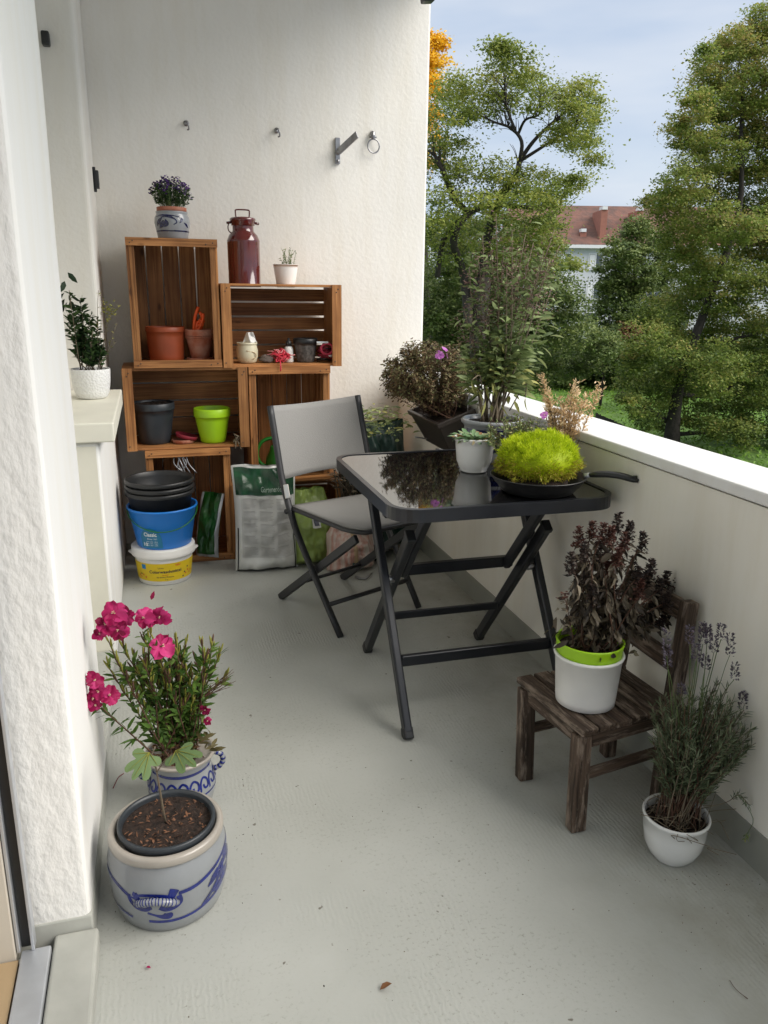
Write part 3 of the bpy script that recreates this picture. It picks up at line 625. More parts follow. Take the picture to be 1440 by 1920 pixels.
for i in range(6):
    k0, k1 = i/6+.006, (i+1)/6-.010
    a = c0.lerp(c3, (k0+k1)/2); d = c1.lerp(c2, (k0+k1)/2); hw = (c2-c1).length*(k1-k0)/2
    dv = (d-a).normalized(); sv = Vector((0, 0, 1)).cross(dv)
    b.obox((a+d)/2+Vector((0, 0, .283+random.uniform(-.001, .001))), (dv, sv, Vector((0, 0, 1))), ((d-a).length/2+random.uniform(-.002, .002), hw, .0085))
b.build('seat', W_, t, bevel=.0025)
def rail(p, q, h=.035, w=.018, nm='apron'): b = MB(); b.bar(p, q, w, h); b.build(nm, W_, t, bevel=.003)
rail((.920, 1.722, .252), (.950, 1.512, .252), .044); rail((.968, 1.496, .252), (1.205, 1.536, .252), .044); rail((.938, 1.747, .252), (1.19, 1.772, .252), .044)
rail((.955, 1.497, .150), (1.208, 1.540, .150), .026, .016, 'stretcher'); rail((.930, 1.728, .150), (1.195, 1.765, .150), .026, .016, 'stretcher')
rail((1.236, 1.770, .385), (1.239, 1.560, .385), .052, .016, 'back_rail'); rail((1.246, 1.772, .528), (1.250, 1.562, .528), .055, .016, 'back_rail')
# ================================================================== POTS
def potprof(r0, r1, h, th=.004, lip=0, liph=.0, soil=None, foot=0):
    """outer wall up, over the rim, down inside to the soil level"""
    P = [(r0*.93, 0), (r0, .006)]
    n = 6
    for i in range(1, n): k = i/n; P.append((r0+(r1-r0)*k, .006+(h-liph-.006)*k))
    P.append((r1, h-liph))
    if lip: P += [(r1+lip*.9, h-liph+.001), (r1+lip, h-liph+.004)]
    P += [(r1+lip, h-.003), (r1+lip-.002, h), (r1-th+.001, h), (r1-th, h-.003)]
    d = soil if soil is not None else h*.9
    P += [(r1-th-(r1-r0)*(h-d)/h, d)]
    return P
def pot(b, c, *a, n=56, m=0, rot=None, bottom=False, **k):
    P = potprof(*a, **k)
    if bottom: P = P + [(P[-1][0]*.0+.0001, P[-1][1])]
    b.lathe(P, c, n, m, rot)
def soil(c, r, z, parent, name='soil', amp=.006, chips=0, matn='soil'):
    b = MB(); c = Vector(c)
    def f(u, v):
        a = 2*PI*u; q = r*v; p = Vector((q*math.cos(a), q*math.sin(a), 0)); 
        return c+Vector((p.x, p.y, z+amp*(mnoise.noise((p+c)*60)+.5*mnoise.noise((p+c)*150))*(1 if v < .98 else 0)))
    b.grid(f, 40, 14); o = b.build(name, matn, parent)
    if chips:
        b = MB()
        for i in range(chips):
            a = random.uniform(0, 2*PI); q = r*.93*math.sqrt(random.random()); d = Vector((random.gauss(0, 1), random.gauss(0, 1), random.gauss(0, .4)))
            b.blade(c+Vector((q*math.cos(a), q*math.sin(a), z+.004)), d, random.uniform(.004, .017), random.uniform(.002, .006), nrm=(random.gauss(0, .5), random.gauss(0, .5), 1), curl=.1)
        b.build('bark_chips', 'chip', o)
    return o
def stroke(b, prof, c, pts, w, m=0, off=.0009, n=6, flip=False):
    """painted line following the vessel: pts (theta_deg, z); theta 0 faces the camera side (-y)"""
    P = smooth_path([Vector((p[0], p[1]*1000, (p[2] if len(p) > 2 else 1))) for p in pts], n)
    def rad(z):
        for (r0, z0), (r1, z1) in zip(prof, prof[1:]):
            if (z0 <= z <= z1) : return r0+(r1-r0)*((z-z0)/(z1-z0) if z1 > z0 else 0)
        return prof[0][0]
    vs = []
    for i, p in enumerate(P):
        q = P[min(i+1, len(P)-1)]-P[max(i-1, 0)]; r_ = rad(p.y/1000)
        d = Vector((R(q.x)*r_, q.y/1000)); d = d.normalized() if d.length else Vector((1, 0)); nrm = Vector((-d.y, d.x))
        for s_ in (-1, 1):
            z = p.y/1000+nrm.y*w*p.z*.5*s_; th = R(p.x)+nrm.x*w*p.z*.5*s_/r_; rr = rad(z)+off
            vs.append((c[0]+rr*math.sin(th), c[1]-rr*math.cos(th), c[2]+z))
    b.add(vs, [(2*i, 2*i+1, 2*i+3, 2*i+2) for i in range(len(P)-1)], m, True)
X_ = Vector((1, 0, 0)); Y_ = Vector((0, 1, 0)); Z_ = Vector((0, 0, 1))
def stemline(b, p0, p1, r0, r1, bend=.03, n=6, sides=5, m=0, tint=.5):
    p0, p1 = Vector(p0), Vector(p1); u, w_ = tang(p1-p0); k = Vector((random.gauss(0, 1), random.gauss(0, 1), random.gauss(0, .3)))*bend
    P = [p0.lerp(p1, i/n)+k*math.sin(PI*i/n)+k*.3*math.sin(2.7*PI*i/n) for i in range(n+1)]
    b.tube(P, [r0+(r1-r0)*i/n for i in range(n+1)], sides, m, True, tint); return P
def along(P, t):
    k = t*(len(P)-1); i = min(int(k), len(P)-2); return P[i].lerp(P[i+1], k-i), (P[i+1]-P[i]).normalized()
def rdir(d, spread, up=0):
    u, w_ = tang(d); a = random.uniform(0, 2*PI); return (d*math.cos(spread)+(u*math.cos(a)+w_*math.sin(a))*math.sin(spread)+Z_*up).normalized()
# ---------------------------------------------------------------- big salt-glazed crock with fig sapling
c = (-.035, 1.53, 0)
t = thing('stoneware_planter', 'largest grey stoneware crock with blue painting, nearest the door, with a fig sapling in soil', 'planter', c, 'blue-painted stoneware crocks')
pr = [(.104, 0), (.111, .006), (.118, .03), (.1245, .07), (.1265, .10), (.1245, .135), (.119, .158), (.1165, .163), (.119, .168), (.120, .178), (.1175, .184), (.109, .185), (.106, .180), (.106, .13)]
b = MB(); b.lathe(pr, c, 80, wob=.004); b.build('crock', 'glaze', t)
b = MB(); b.lathe([(.1195, .1665), (.1212, .170), (.1212, .181), (.118, .1862), (.109, .187), (.1055, .184), (.1052, .17)], c, 80); b.build('crock_rim', 'glaze_rim', t)
b = MB()
S = lambda pts, w, mm=0, **k: stroke(b, pr, c, pts, w*1.8, mm, **k)
S([(-110, .118), (-80, .120), (-55, .112), (-38, .098)], .0050); S([(8, .105), (25, .108), (50, .122), (75, .135), (110, .13)], .0045)
S([(-115, .052), (-80, .050), (-60, .046), (-40, .040)], .0035); S([(-22, .038), (0, .036), (25, .040), (50, .052), (75, .070), (110, .07)], .0040)
# horned emblem on a raised lug
S([(-40, .103), (-38, .086), (-32, .073), (-24, .070), (-18, .078)], .0055); S([(8, .100), (9, .085), (4, .074), (-4, .070), (-10, .077)], .0060)
S([(-34, .098), (-27, .106), (-14, .108), (-2, .103), (4, .092)], .0035); S([(-30, .082), (-22, .090), (-12, .092), (-2, .086), (2, .078)], .0030)
for th in range(-30, 3, 4): S([(th, .0935-.00004*(th+14)**2+.001), (th+1, .1045-.00004*(th+14)**2)], .0035)
S([(-36, .104), (-32, .101), (-29, .104)], .010); S([(-1, .110), (3, .107), (6, .103)], .012)
S([(-22, .062), (-14, .055), (-8, .051, 2), (-3, .053, 3.2), (-3, .060, 2.0)], .0035)
# flower and leaves on the right flank
for k in ([(32, .045), (45, .070), (58, .098), (66, .120)], [(48, .060), (60, .075), (74, .095), (88, .11)], [(52, .085), (60, .090), (66, .085)]): S(k, .0050)
for k in ([(50, .080, .4), (56, .100, 2.5), (62, .118, .4)], [(56, .070, .4), (64, .082, 2.6), (74, .090, .4)], [(64, .105, .3), (70, .122, 2.8), (78, .128, .3)], [(44, .062, .3), (52, .066, 2.2), (60, .062, .3)], [(72, .100, .4), (80, .108, 2.6), (88, .106, .4)], [(38, .085, .3), (46, .098, 1.6), (52, .112, .3)]): S(k, .0060)
b.build('painted_ornament', 'cobalt', t)
b = MB()
th0 = R(-14)
for i in range(1):
    P = [(c[0]+(.1265+.010*math.sin(PI*k/10)**.6)*math.sin(R(-33+4.0*k)), c[1]-(.1265+.010*math.sin(PI*k/10)**.6)*math.cos(R(-33+4.0*k)), .084+.017*math.sin(PI*k/10)) for k in range(11)]
    b.tube(P, [.005]+[.0075]*9+[.005], 12); LUG = [Vector(p) for p in P]
o = b.build('lug_handle', 'glaze', t)
b = MB()
for k in range(14):
    q, d = along(LUG, .10+.80*k/13); b.tube([q-d*.0011, q+d*.0011], .0080, 12)
b.build('painted_stripes', 'cobalt', o)
ci = (-.033, 1.531, 0)
b = MB(); b.lathe([(.070, .01), (.096, .178), (.1005, .181), (.1030, .186), (.1030, .195), (.1005, .198), (.0955, .197), (.0935, .190), (.092, .170)], ci, 64); b.build('inner_pot', 'darkpot', t)
soil(ci, .093, .183, t, chips=150, amp=.007)
b = MB(); S0 = Vector((-.036, 1.535, .182)); top = at(293, 1440, 1.50)
P = stemline(b, S0, top, .0028, .002, .006, 8, 6); P2 = smooth_path([P[-1], at(285, 1418, 1.50), at(291, 1400, 1.50)], 3); b.tube(P2, .0016, 5)
P3 = smooth_path([P[-1]-Z_*.012, at(310, 1425, 1.48), at(328, 1412, 1.46)], 4); b.tube(P3, .0014, 5); P4 = smooth_path([P[-1], at(282, 1430, 1.48), at(275, 1415, 1.47)], 4); b.tube(P4, .0014, 5)
b.build('stem', 'greystem', t)
def figleaf(base, tipdir, size, nrm, parent):
    """lobed flat leaf: star-like outline in its own plane, gently cupped"""
    b = MB(); d = Vector(tipdir).normalized(); n = Vector(nrm).normalized(); s_ = d.cross(n).normalized(); n = s_.cross(d)
    hl = [(.05, .12), (-.10, .34), (.06, .52), (.30, .47), (.34, .22), (.46, .38), (.76, .46), (.90, .28), (.60, .11), (.84, .12)]
    lob = [(0, 0)]+[(u, -v) for u, v in hl]+[(1.04, 0)]+[(u, v) for u, v in reversed(hl)]
    def Q(u, v): return Vector(base)+d*(u*size)+s_*(v*size)-n*(size*.22*(u*u)+size*.12*abs(v))
    L2 = []
    for i in range(len(lob)):
        a, c_ = lob[i-1], lob[i]; L2 += [((a[0]+c_[0])/2*1.0, (a[1]+c_[1])/2*1.0), c_]
    # soften lobes
    L3 = []
    for i in range(len(L2)):
        a, m_, c_ = L2[i-1], L2[i], L2[(i+1) % len(L2)]; L3.append(((a[0]+2*m_[0]+c_[0])/4, (a[1]+2*m_[1]+c_[1])/4))
    L2 = L3; k = len(L2); vs = [Q(.30, 0)] + [Q(.3+(u-.3)*.55, v*.55) for u, v in L2] + [Q(u, v) for u, v in L2]
    fs = [(0, 1+i, 1+(i+1) % k) for i in range(k)] + [(1+i, 1+k+i, 1+k+(i+1) % k, 1+(i+1) % k) for i in range(k)]
    b.add(vs, fs, 0, True, random.random()); o = b.build('leaf', 'lf_fig', parent)
    b = MB()
    for u, v in ((.95, 0), (.80, .27), (.80, -.27), (.26, .46), (.26, -.46)):
        P = [Q(u*k_, v*k_)+n*.0012 for k_ in (0, .25, .5, .75, .97)]; b.tube(P, [.0011, .0009, .0007, .0005, .0003], 4)
    b.build('leaf_veins', 'yolive', o)
figleaf(at(330, 1408, 1.46), (at(362, 1428, 1.40)-at(330, 1408, 1.46)), .068, (.1, -.75, .75), t)
figleaf(at(280, 1412, 1.47), (at(250, 1455, 1.42)-at(280, 1412, 1.47)), .062, (-.1, -.8, .7), t)
# ---------------------------------------------------------------- second crock with magenta flowers
c = (.005, 1.875, 0)
t = thing('stoneware_planter', 'smaller blue-painted crock behind the big one, full of tall magenta flowers', 'planter', c, 'blue-painted stoneware crocks')
pr = [(.070, 0), (.078, .008), (.086, .035), (.087, .065), (.079, .095), (.075, .110), (.080, .126), (.088, .140), (.087, .144), (.080, .142), (.073, .12), (.072, .10)]
b = MB(); b.lathe(pr, c, 64); b.build('crock', 'glaze', t)
b = MB(); b.lathe([(.0845, .1335), (.0895, .1395), (.0885, .1455), (.081, .1445), (.077, .135)], c, 64); b.build('crock_rim', 'glaze_rim', t)
b = MB()
S([(-90, .118), (-40, .116), (0, .115), (40, .117), (90, .12)], .007) if False else stroke(b, pr, c, [(-100, .113), (-40, .113), (0, .112), (40, .113), (100, .113)], .009)
for k in range(-80, 90, 20): stroke(b, pr, c, [(k-9, .060), (k-7, .082), (k, .094), (k+8, .086), (k+7, .070), (k, .068), (k-2, .078)], .0055)
stroke(b, pr, c, [(-100, .050), (-40, .048), (0, .047), (40, .048), (100, .05)], .005)
b.build('painted_ornament', 'cobalt', t)
for sgn in (1, -1):
    b = MB(); P = [Vector((c[0]+sgn*(.083+.024*math.sin(a)), c[1]-.01, .108+.024*math.cos(a))) for a in [PI*i/12 for i in range(13)]]; b.tube(P, .0065, 8); h = b.build('handle', 'glaze', t)
    b = MB()
    for i in range(1, 12, 2): b.tube([P[i], P[i+1]], .0074, 8)
    b.build('handle_stripes', 'cobalt', h)
soil(c, .074, .125, t)
b = MB(); bl = MB(); br = MB()
def flower(b, p, size, nrm, npet=5, m=0, ruffle=.3, centre=1):
    n = Vector(nrm).normalized(); u, w_ = tang(n)
    a0 = random.uniform(0, 6)
    for lay in range(2 if npet > 5 else 1):
        for i in range(npet):
            a = a0+2*PI*i/npet+lay*.5; d = (u*math.cos(a)+w_*math.sin(a)+n*(.30+.45*lay+random.uniform(-.15, .2))).normalized(); s_ = d.cross(n).normalized(); nn = s_.cross(d)
            k = size*random.uniform(.8, 1.15)*(1-.2*lay); tn = random.random()*(.55 if lay else 1); ph = random.uniform(0, 6); vs = []
            for r_ in range(6):
                t_ = r_/5
                for q in range(7):
                    x = (q-3)/3; wd = .52*math.sin(PI*min(1, .12+.62*t_))**.8; tip = t_-.13*x*x*t_+.05*math.sin(5*x+ph)*t_
                    vs.append(Vector(p)+d*(k*tip)+s_*(k*wd*x)+nn*(k*(.20*x*x*t_-.25*t_*t_+ruffle*.16*math.sin(4.2*x+ph)*t_+ruffle*.10*math.sin(9*x+2*ph)*t_*t_)))
            fs = [(r_*7+q, r_*7+q+1, r_*7+q+8, r_*7+q+7) for r_ in range(5) for q in range(6)]
            b.add(vs, fs, m, True, tn)
    if centre:
        for i in range(7):
            d = (n+u*random.uniform(-.4, .4)+w_*random.uniform(-.4, .4)).normalized(); b.tube([Vector(p), Vector(p)+d*size*.35], [.0006, .0009], 4, centre)
random.seed(21)
root = Vector((c[0], c[1], .128))
tips = [(225, 1195, 1.80), (205, 1200, 1.78), (262, 1185, 1.82), (290, 1185, 1.82), (305, 1230, 1.80), (335, 1195, 1.84), (350, 1205, 1.86), (395, 1210, 1.86), (410, 1225, 1.86), (320, 1240, 1.9), (270, 1230, 1.9), (240, 1250, 1.84), (300, 1260, 1.88), (360, 1235, 1.9), (330, 1220, 1.78), (380, 1260, 1.88), (345, 1260, 1.80), (250, 1300, 1.8), (285, 1210, 1.76), (312, 1200, 1.93), (365, 1290, 1.84), (372, 1212, 1.8), (215, 1230, 1.85)]
tips += [(x+random.uniform(-16, 16), y+random.uniform(10, 60), Yd+random.uniform(-.05, .05)) for (x, y, Yd) in tips[2:]]
for (x, y, Yd) in tips:
    T = at(x, y, Yd); p0 = root+Vector((random.uniform(-.05, .05), random.uniform(-.05, .05), 0))
    P = stemline(b, p0, T, .0022, .0013, .014, 7, 5, 0)
    for k in range(34):
        q, d = along(P, random.uniform(.15, .98)); dd = rdir(d, random.uniform(.5, 1.1), .1)
        bl.blade(q, dd, random.uniform(.020, .040), random.uniform(.006, .012), curl=random.uniform(0, .4))
    for k in range(9):   # seed capsules
        q, d = along(P, random.uniform(.62, 1)); dd = rdir(d, .35, .6); bl.tube([q, q+dd*.012, q+dd*.027, q+dd*.033], [.0008, .0024, .0022, .0004], 5, random.choice((1, 1, 2)))
low = stemline(b, root+Vector((-.04, -.02, 0)), at(190, 1325, 1.74), .0026, .0015, .01, 8, 5)
for k in range(34):
    q, d = along(low, random.uniform(.3, 1)); bl.blade(q, rdir(d, .9, 0), random.uniform(.02, .045), random.uniform(.006, .010), tint=random.uniform(0, .5))
st2 = stemline(b, root+Vector((.04, 0, 0)), at(398, 1215, 1.84), .0026, .0015, .008, 8, 5)
for k in range(30):
    q, d = along(st2, random.uniform(.4, 1)); bl.blade(q, rdir(d, .8, .1), random.uniform(.02, .036), random.uniform(.005, .009))
for k in range(7):
    P = stemline(b, at(375, 1310, 1.84)+Vector((random.uniform(-.01, .01), 0, 0)), at(425+random.uniform(-8, 18), 1265+random.uniform(-12, 25), 1.84), .0014, .0006, .004, 5, 4)
    b.tube([P[3], P[3]+Vector((.02, 0, .012))], .0007, 4)
b.build('stems', 'twig', t); bl.build('foliage', ['lf_green', 'yolive', 'twig'], t)
b = MB()
for k in range(260):
    a = random.uniform(0, 2*PI); q = .06*math.sqrt(random.random()); b.blade(root+Vector((q*math.cos(a), q*math.sin(a), random.uniform(0, .07))), rdir(Z_, 1.2), random.uniform(.01, .03), random.uniform(.003, .006))
for k in range(16): b.blade(at(382, 1395, 1.80)+Vector((random.uniform(-.02, .02), 0, random.uniform(-.02, .02))), rdir(Z_, 1.3), .035, .010, tint=1)
b.build('dry_leaves', 'lf_rust', t)
b = MB()
for (x, y, Yd, s_) in ((214, 1150, 1.76, .034), (238, 1158, 1.79, .026), (196, 1172, 1.76, .026), (222, 1180, 1.75, .024), (186, 1190, 1.76, .018), (270, 1158, 1.80, .026), (301, 1155, 1.81, .026), (284, 1166, 1.80, .018), (303, 1212, 1.77, .030), (176, 1275, 1.72, .020), (172, 1308, 1.72, .024), (186, 1296, 1.72, .022), (205, 1305, 1.72, .022), (180, 1320, 1.72, .018), (385, 1330, 1.82, .014), (390, 1352, 1.82, .012)):
    b = MB(); p = at(x, y, Yd); flower(b, p, s_*1.0, (random.uniform(-.6, .6), -.8, random.uniform(-.1, .9)), 5, 0, 1.2); b.build('bloom', ['magenta', 'cream_petal'], t)
b = MB(); P = at(283, 1125, 1.80); b.blade(P, at(288, 1112, 1.80)-P, .022, .010, nrm=(0, -1, .2)); b.build('closed_bud', 'magenta', t)
# ---------------------------------------------------------------- buckets
c = (-.005, 3.60, 0)
t = thing('detergent_tub', 'white tub with yellow wrapper and lid, lowest in the bucket stack', 'tub', c)
pr = [(.112, 0), (.1165, .004), (.1275, .105), (.1285, .132)]
b = MB(); b.lathe(pr, c, 64); b.build('tub_body', 'whiteplastic', t)
b = MB(); b.lathe([(.1285, .128), (.1420, .130), (.1440, .135), (.1440, .148), (.1415, .153), (.1415, .165), (.1390, .170), (.08, .168), (.0001, .168)], c, 64); b.build('lid', 'whiteplastic', t)
b = MB(); n_ = 60
def wr(r0, z0, r1, z1, a0, a1, off=.0008, n=50):
    vs = []
    for i in range(n+1):
        a = R(a0+(a1-a0)*i/n); vs += [(c[0]+(r0+off)*math.sin(a), c[1]-(r0+off)*math.cos(a), c[2]+z0), (c[0]+(r1+off)*math.sin(a), c[1]-(r1+off)*math.cos(a), c[2]+z1)]
    return vs, [(2*i, 2*i+2, 2*i+3, 2*i+1) for i in range(n)]
rad = lambda z: .1165+(.1275-.1165)*(z-.004)/.101
v_, f_ = wr(rad(.022), .022, rad(.108)+.0004, .108, -88, 88); b.add(v_, f_, 0, True); o = b.build('label', 'yellow', t)
def curved_text(body, size, th0, z0, m, parent, c=c, rad=rad, off=.0020, squash=1., name='lettering', bold=False):
    v, f = text_pts(body, size, bold); b = MB(); vs = []
    for (x, y, z) in v:
        zz = z0+y; r = rad(zz)+off; th = R(th0)+x*squash/r; vs.append((c[0]+r*math.sin(th), c[1]-r*math.cos(th), c[2]+zz))
    b.add(vs, f, 0); return b.build(name, m, parent)
M['ink'] = mat('dark_blue_ink', (.02, .025, .05), .5); M['inkred'] = mat('red_ink', (.6, .03, .03), .5); M['inkblue'] = mat('light_blue_ink', (.01, .2, .45), .5); M['inkwhite'] = mat('white_ink', (.75, .8, .82), .5); M['teal'] = mat('teal_ink', (.01, .16, .30), .4)
curved_text('Colorwaschmittel', .0205, 1, .062, 'ink', o, bold=True); curved_text('denkmit', .011, -6, .085, 'ink', o) if False else curved_text('Unser', .011, -8, .084, 'ink', o)
curved_text('NEU', .0125, 27, .092, 'inkred', o, bold=True); curved_text('mit Duft', .0085, 0, .050, 'inkred', o); curved_text('für bunte Wäsche', .0105, 0, .039, 'ink', o); curved_text('5 kg', .0085, 2, .028, 'ink', o)
b = MB(); v_, f_ = wr(rad(.080), .080, rad(.102), .102, -50, -40, .0022, 8); b.add(v_, f_, 0); b.build('badge', 'inkblue', o)
b = MB(); rg = [(-62, .042), (-58, .034), (-50, .046), (-44, .036), (46, .040), (52, .052), (58, .038), (63, .046)]
for (a, z) in rg: v_, f_ = wr(rad(z), z, rad(z+.008), z+.008, a, a+2.6, .0022, 2); b.add(v_, f_, 0)
b.build('printed_marks', 'inkred', o)
b = MB()
for (a, z) in ((38, .030), (50, .070), (42, .048), (-56, .050)): v_, f_ = wr(rad(z), z, rad(z+.007), z+.007, a, a+3.4, .0022, 2); b.add(v_, f_, 0)
b.build('printed_marks', 'ink', o)
b = MB(); b.tube([(c[0]-.150, c[1], .142), (c[0]-.134, c[1]-.02, .135)], .007, 8); b.tube([(c[0]+.150, c[1], .142), (c[0]+.134, c[1]-.02, .135)], .007, 8)
b.build('lid_tab', 'whiteplastic', t)
c = (.002, 3.60, .1715)
t = thing('blue_bucket', 'bright blue plastic bucket with a wire handle, middle of the bucket stack', 'bucket', c)
b = MB(); b.lathe([(.118, 0), (.121, .004), (.149, .168), (.1535, .171), (.1565, .176), (.1555, .182), (.150, .1825), (.146, .178), (.118, .010), (.0001, .009)], c, 64); b.build('bucket_body', 'blue', t)
P = [Vector((c[0]+.156*math.cos(a), c[1]-.150*math.sin(a)*.99, c[2]+.195-.090*math.sin(a))) for a in [PI*i/26 for i in range(27)]]
rb = lambda z: .121+(.149-.121)*(z-.004)/.164
P = []
for i in range(27):
    a = PI*i/26; th = R(-92+184*i/26); z = .163-.075*math.sin(a); r_ = rb(z)+.006; P.append(Vector((c[0]+r_*math.sin(th), c[1]-r_*math.cos(th), c[2]+z)))
b = MB(); b.tube(P, .0023, 6); b.build('handle', 'green_plastic', t)
b = MB(); vs = []; n_ = 24
cz = .052; v0 = []
for i in range(n_+1):
    a = PI*i/n_; x = .050*math.cos(a); z = cz+.052*math.sin(a); r_ = rb(z)+.0012; th = R(-27)+x/r_; v0.append((c[0]+r_*math.sin(th), c[1]-r_*math.cos(th), c[2]+z))
for i in range(n_+1):
    a = PI*i/n_; x = .050*math.cos(a); z = .008; r_ = rb(z)+.0012; th = R(-27)+x/r_; vs.append((c[0]+r_*math.sin(th), c[1]-r_*math.cos(th), c[2]+z))
b.add(v0+vs, [(i, i+1, n_+2+i, n_+1+i) for i in range(n_)], 0, True); o = b.build('label', 'teal', t)
curved_text('Classic', .026, -27, .066, 'inkwhite', o, c, rb, .0026, .85, bold=True); curved_text('Eimer 10 l', .011, -24, .050, 'inkwhite', o, c, rb, .0026)
for k in range(3): curved_text('stabil · leicht · robust', .0072, -25, .038-.009*k, 'inkwhite', o, c, rb, .0026, .85)
curved_text('10', .024, -40, .018, 'inkwhite', o, c, rb, .0026, bold=True)
c = (-.004, 3.60, .0)
for i, z in enumerate((.226, .250, .277)):
    lb = ('lowest of the three nested black tubs inside the blue bucket', 'middle one of the three nested black tubs above the blue bucket', 'topmost black tub, open and empty, of the bucket stack')[i]
    t = thing('black_tub', lb, 'tub', (c[0], c[1], z), 'black tubs nested in the blue bucket')
    h = .200
    b = MB(); b.lathe([(.108, 0), (.111, .003), (.141, h-.022), (.1500, h-.020), (.1525, h-.016), (.1525, h-.007), (.1500, h-.002), (.146, h), (.1425, h-.004), (.1385, h-.025), (.108, .004), (.0001, .0035)], (c[0]+.001*i, c[1], z), 64); b.build('tub_body', 'black', t)
# ---------------------------------------------------------------- pots in the crates
def simple_pot(name, label, cat, c, r0, r1, h, m, th=.004, lip=0, liph=0, soilz=None, rim2=None, grp=None, band=None):
    t = thing(name, label, cat, c, grp); b = MB(); P = potprof(r0, r1, h, th, lip, liph, .006); P.append((.0001, .006)); b.lathe(P, c, 56); b.build('pot_body', m, t)
    if soilz: soil(c, r0+(r1-r0)*soilz/h-th-.0005, soilz, t)
    return t
simple_pot('plastic_pot', 'large terracotta-coloured plastic pot in the upright top crate', 'flower pot', (.068, 3.93, .9605), .078, .087, .162, 'terra', lip=.003, liph=.024)
c = (.222, 3.92, .9605)
t = thing('clay_pot', 'weathered terracotta pot on a saucer with bright orange things in it', 'flower pot', c)
b = MB(); P = potprof(.042, .064, .140, .005, .004, .030, .006); P.append((.0001, .006)); b.lathe(P, (c[0], c[1], c[2]+.010), 48); b.build('pot_body', 'clay', t)
b = MB(); b.lathe([(.048, 0), (.060, .003), (.064, .018), (.060, .019), (.055, .008), (.0001, .008)], c, 48); b.build('saucer', 'clay', t)
b = MB()
for k in range(3): b.lathe([(.0675+.001*k, .112+.008*k), (.070, .114+.008*k), (.0675, .118+.008*k)], (c[0]+.002*k, c[1], c[2]), 40)
b.build('stacked_rim', 'clay', t)
b = MB(); q = Vector((c[0]-.005, c[1]-.01, c[2]+.13))
for k in range(9):
    e = q+Vector((random.uniform(-.02, .045), random.uniform(-.02, .02), random.uniform(.04, .125))); P = smooth_path([q+Vector((random.uniform(-.025, .025), 0, 0)), q.lerp(e, .5)+Vector((random.uniform(-.02, .02), 0, .01)), e], 4); b.tube(P, [.0075]*len(P), 6)
tag(b.build('plant_ties', 'orange', None), 'tangle of bright orange plastic ties sticking up from the weathered pot', 'plant ties')
c = (-.010, 3.92, .577)
t = thing('dark_pot', 'dark grey plastic pot with dry soil in the middle left crate', 'flower pot', c)
b = MB(); P = potprof(.072, .096, .195, .004, .004, .034, .02); b.lathe(P, c, 56); b.build('pot_body', 'darkpot', t); soil(c, .088, .183, t, amp=.012)
simple_pot('lime_pot', 'lime green plastic pot in the middle crate at left', 'flower pot', (.262, 3.885, .577), .060, .082, .165, 'lime', lip=.005, liph=.040)
for k in range(2):
    t = thing('clay_saucer', ('flat terracotta saucer lying on the crate floor between the two pots', 'dark red saucer leaning on top of the flat one in the crate')[k], 'saucer', (.125, 3.88, .577+.016*k))
    b = MB(); rt = Matrix.Rotation(R(14*k), 3, 'Y') if k else None
    b.lathe([(.044, 0), (.050, .002), (.054, .018), (.051, .019), (.046, .006), (.0001, .006)], (.120+.014*k, 3.885, .5775+.021*k), 44, 0, rt); b.build('dish', ('clay', 'magnet')[k], t)
b = MB()
for k in range(10): 
    p = Vector((.368+random.uniform(-.015, .015), 3.80, .588+random.uniform(0, .03))); b.tube(smooth_path([p, p+Vector((random.uniform(-.015, .015), -.012, random.uniform(-.02, .02))), p+Vector((random.uniform(-.02, .025), -.026, random.uniform(-.045, .015)))], 3), .003, 5)
tag(b.build('dried_root', 'greystem'), 'small pale dried root hanging over the edge of the middle crate', 'root')
# jar, stone, net, bottle, dark pot, gloves
c = (.440, 3.875, .9545)
t = thing('cream_jar', 'round cream glazed jar with a white cloth stuffed in', 'jar', c)
b = MB(); b.lathe([(.034, 0), (.042, .006), (.050, .030), (.051, .060), (.046, .082), (.0455, .086), (.049, .089), (.049, .096), (.045, .097), (.043, .090), (.043, .08), (.0001, .08)], c, 44); b.build('jar_body', 'jar', t)
b = MB(); b.tube(smooth_path([(c[0]-.01, c[1]-.0515, c[2]+.06), (c[0]+.03, c[1]-.045, c[2]+.05), (c[0]+.035, c[1]-.042, c[2]+.03), (c[0]+.022, c[1]-.049, c[2]+.022)], 5), .0022, 5); b.build('moulded_ornament', 'woodfloor', t)
b = MB(); q = Vector((c[0]+.012, c[1], c[2]+.088))
b.grid(lambda u, v: q+Vector(((u-.45)*.07*(1-v*.6), (.012*math.sin(7*u+3*v)), v*.055+.012*math.sin(9*u)*(1-v))), 14, 10); o = b.build('cloth', 'whiteplastic'); o.modifiers.new('s', 'SOLIDIFY').thickness = .003; tag(o, 'crumpled white cloth poking out of the cream jar', 'cloth')
b = MB(); bm_c = Vector((.532, 3.87, .972))
b.grid(lambda u, v: bm_c+Vector((math.cos(2*PI*u)*math.sin(PI*v)*.035, math.sin(2*PI*u)*math.sin(PI*v)*.024, math.cos(PI*v)*.019))*(1+.35*mnoise.noise(Vector((math.cos(2*PI*u)*1.5, math.sin(2*PI*u)*1.5, v*4)))), 24, 14); tag(b.build('stone', 'stone'), 'grey-brown stone lying between the cream jar and the red net', 'stone')
b = MB(); q0 = Vector((.600, 3.865, .987))
for k in range(46):
    P = [q0+Vector((random.gauss(0, .019), random.gauss(0, .014), random.gauss(0, .014))) for _ in range(4)]; b.tube(smooth_path(P, 4), .0026, 5, random.choice((0, 0, 0, 1)))
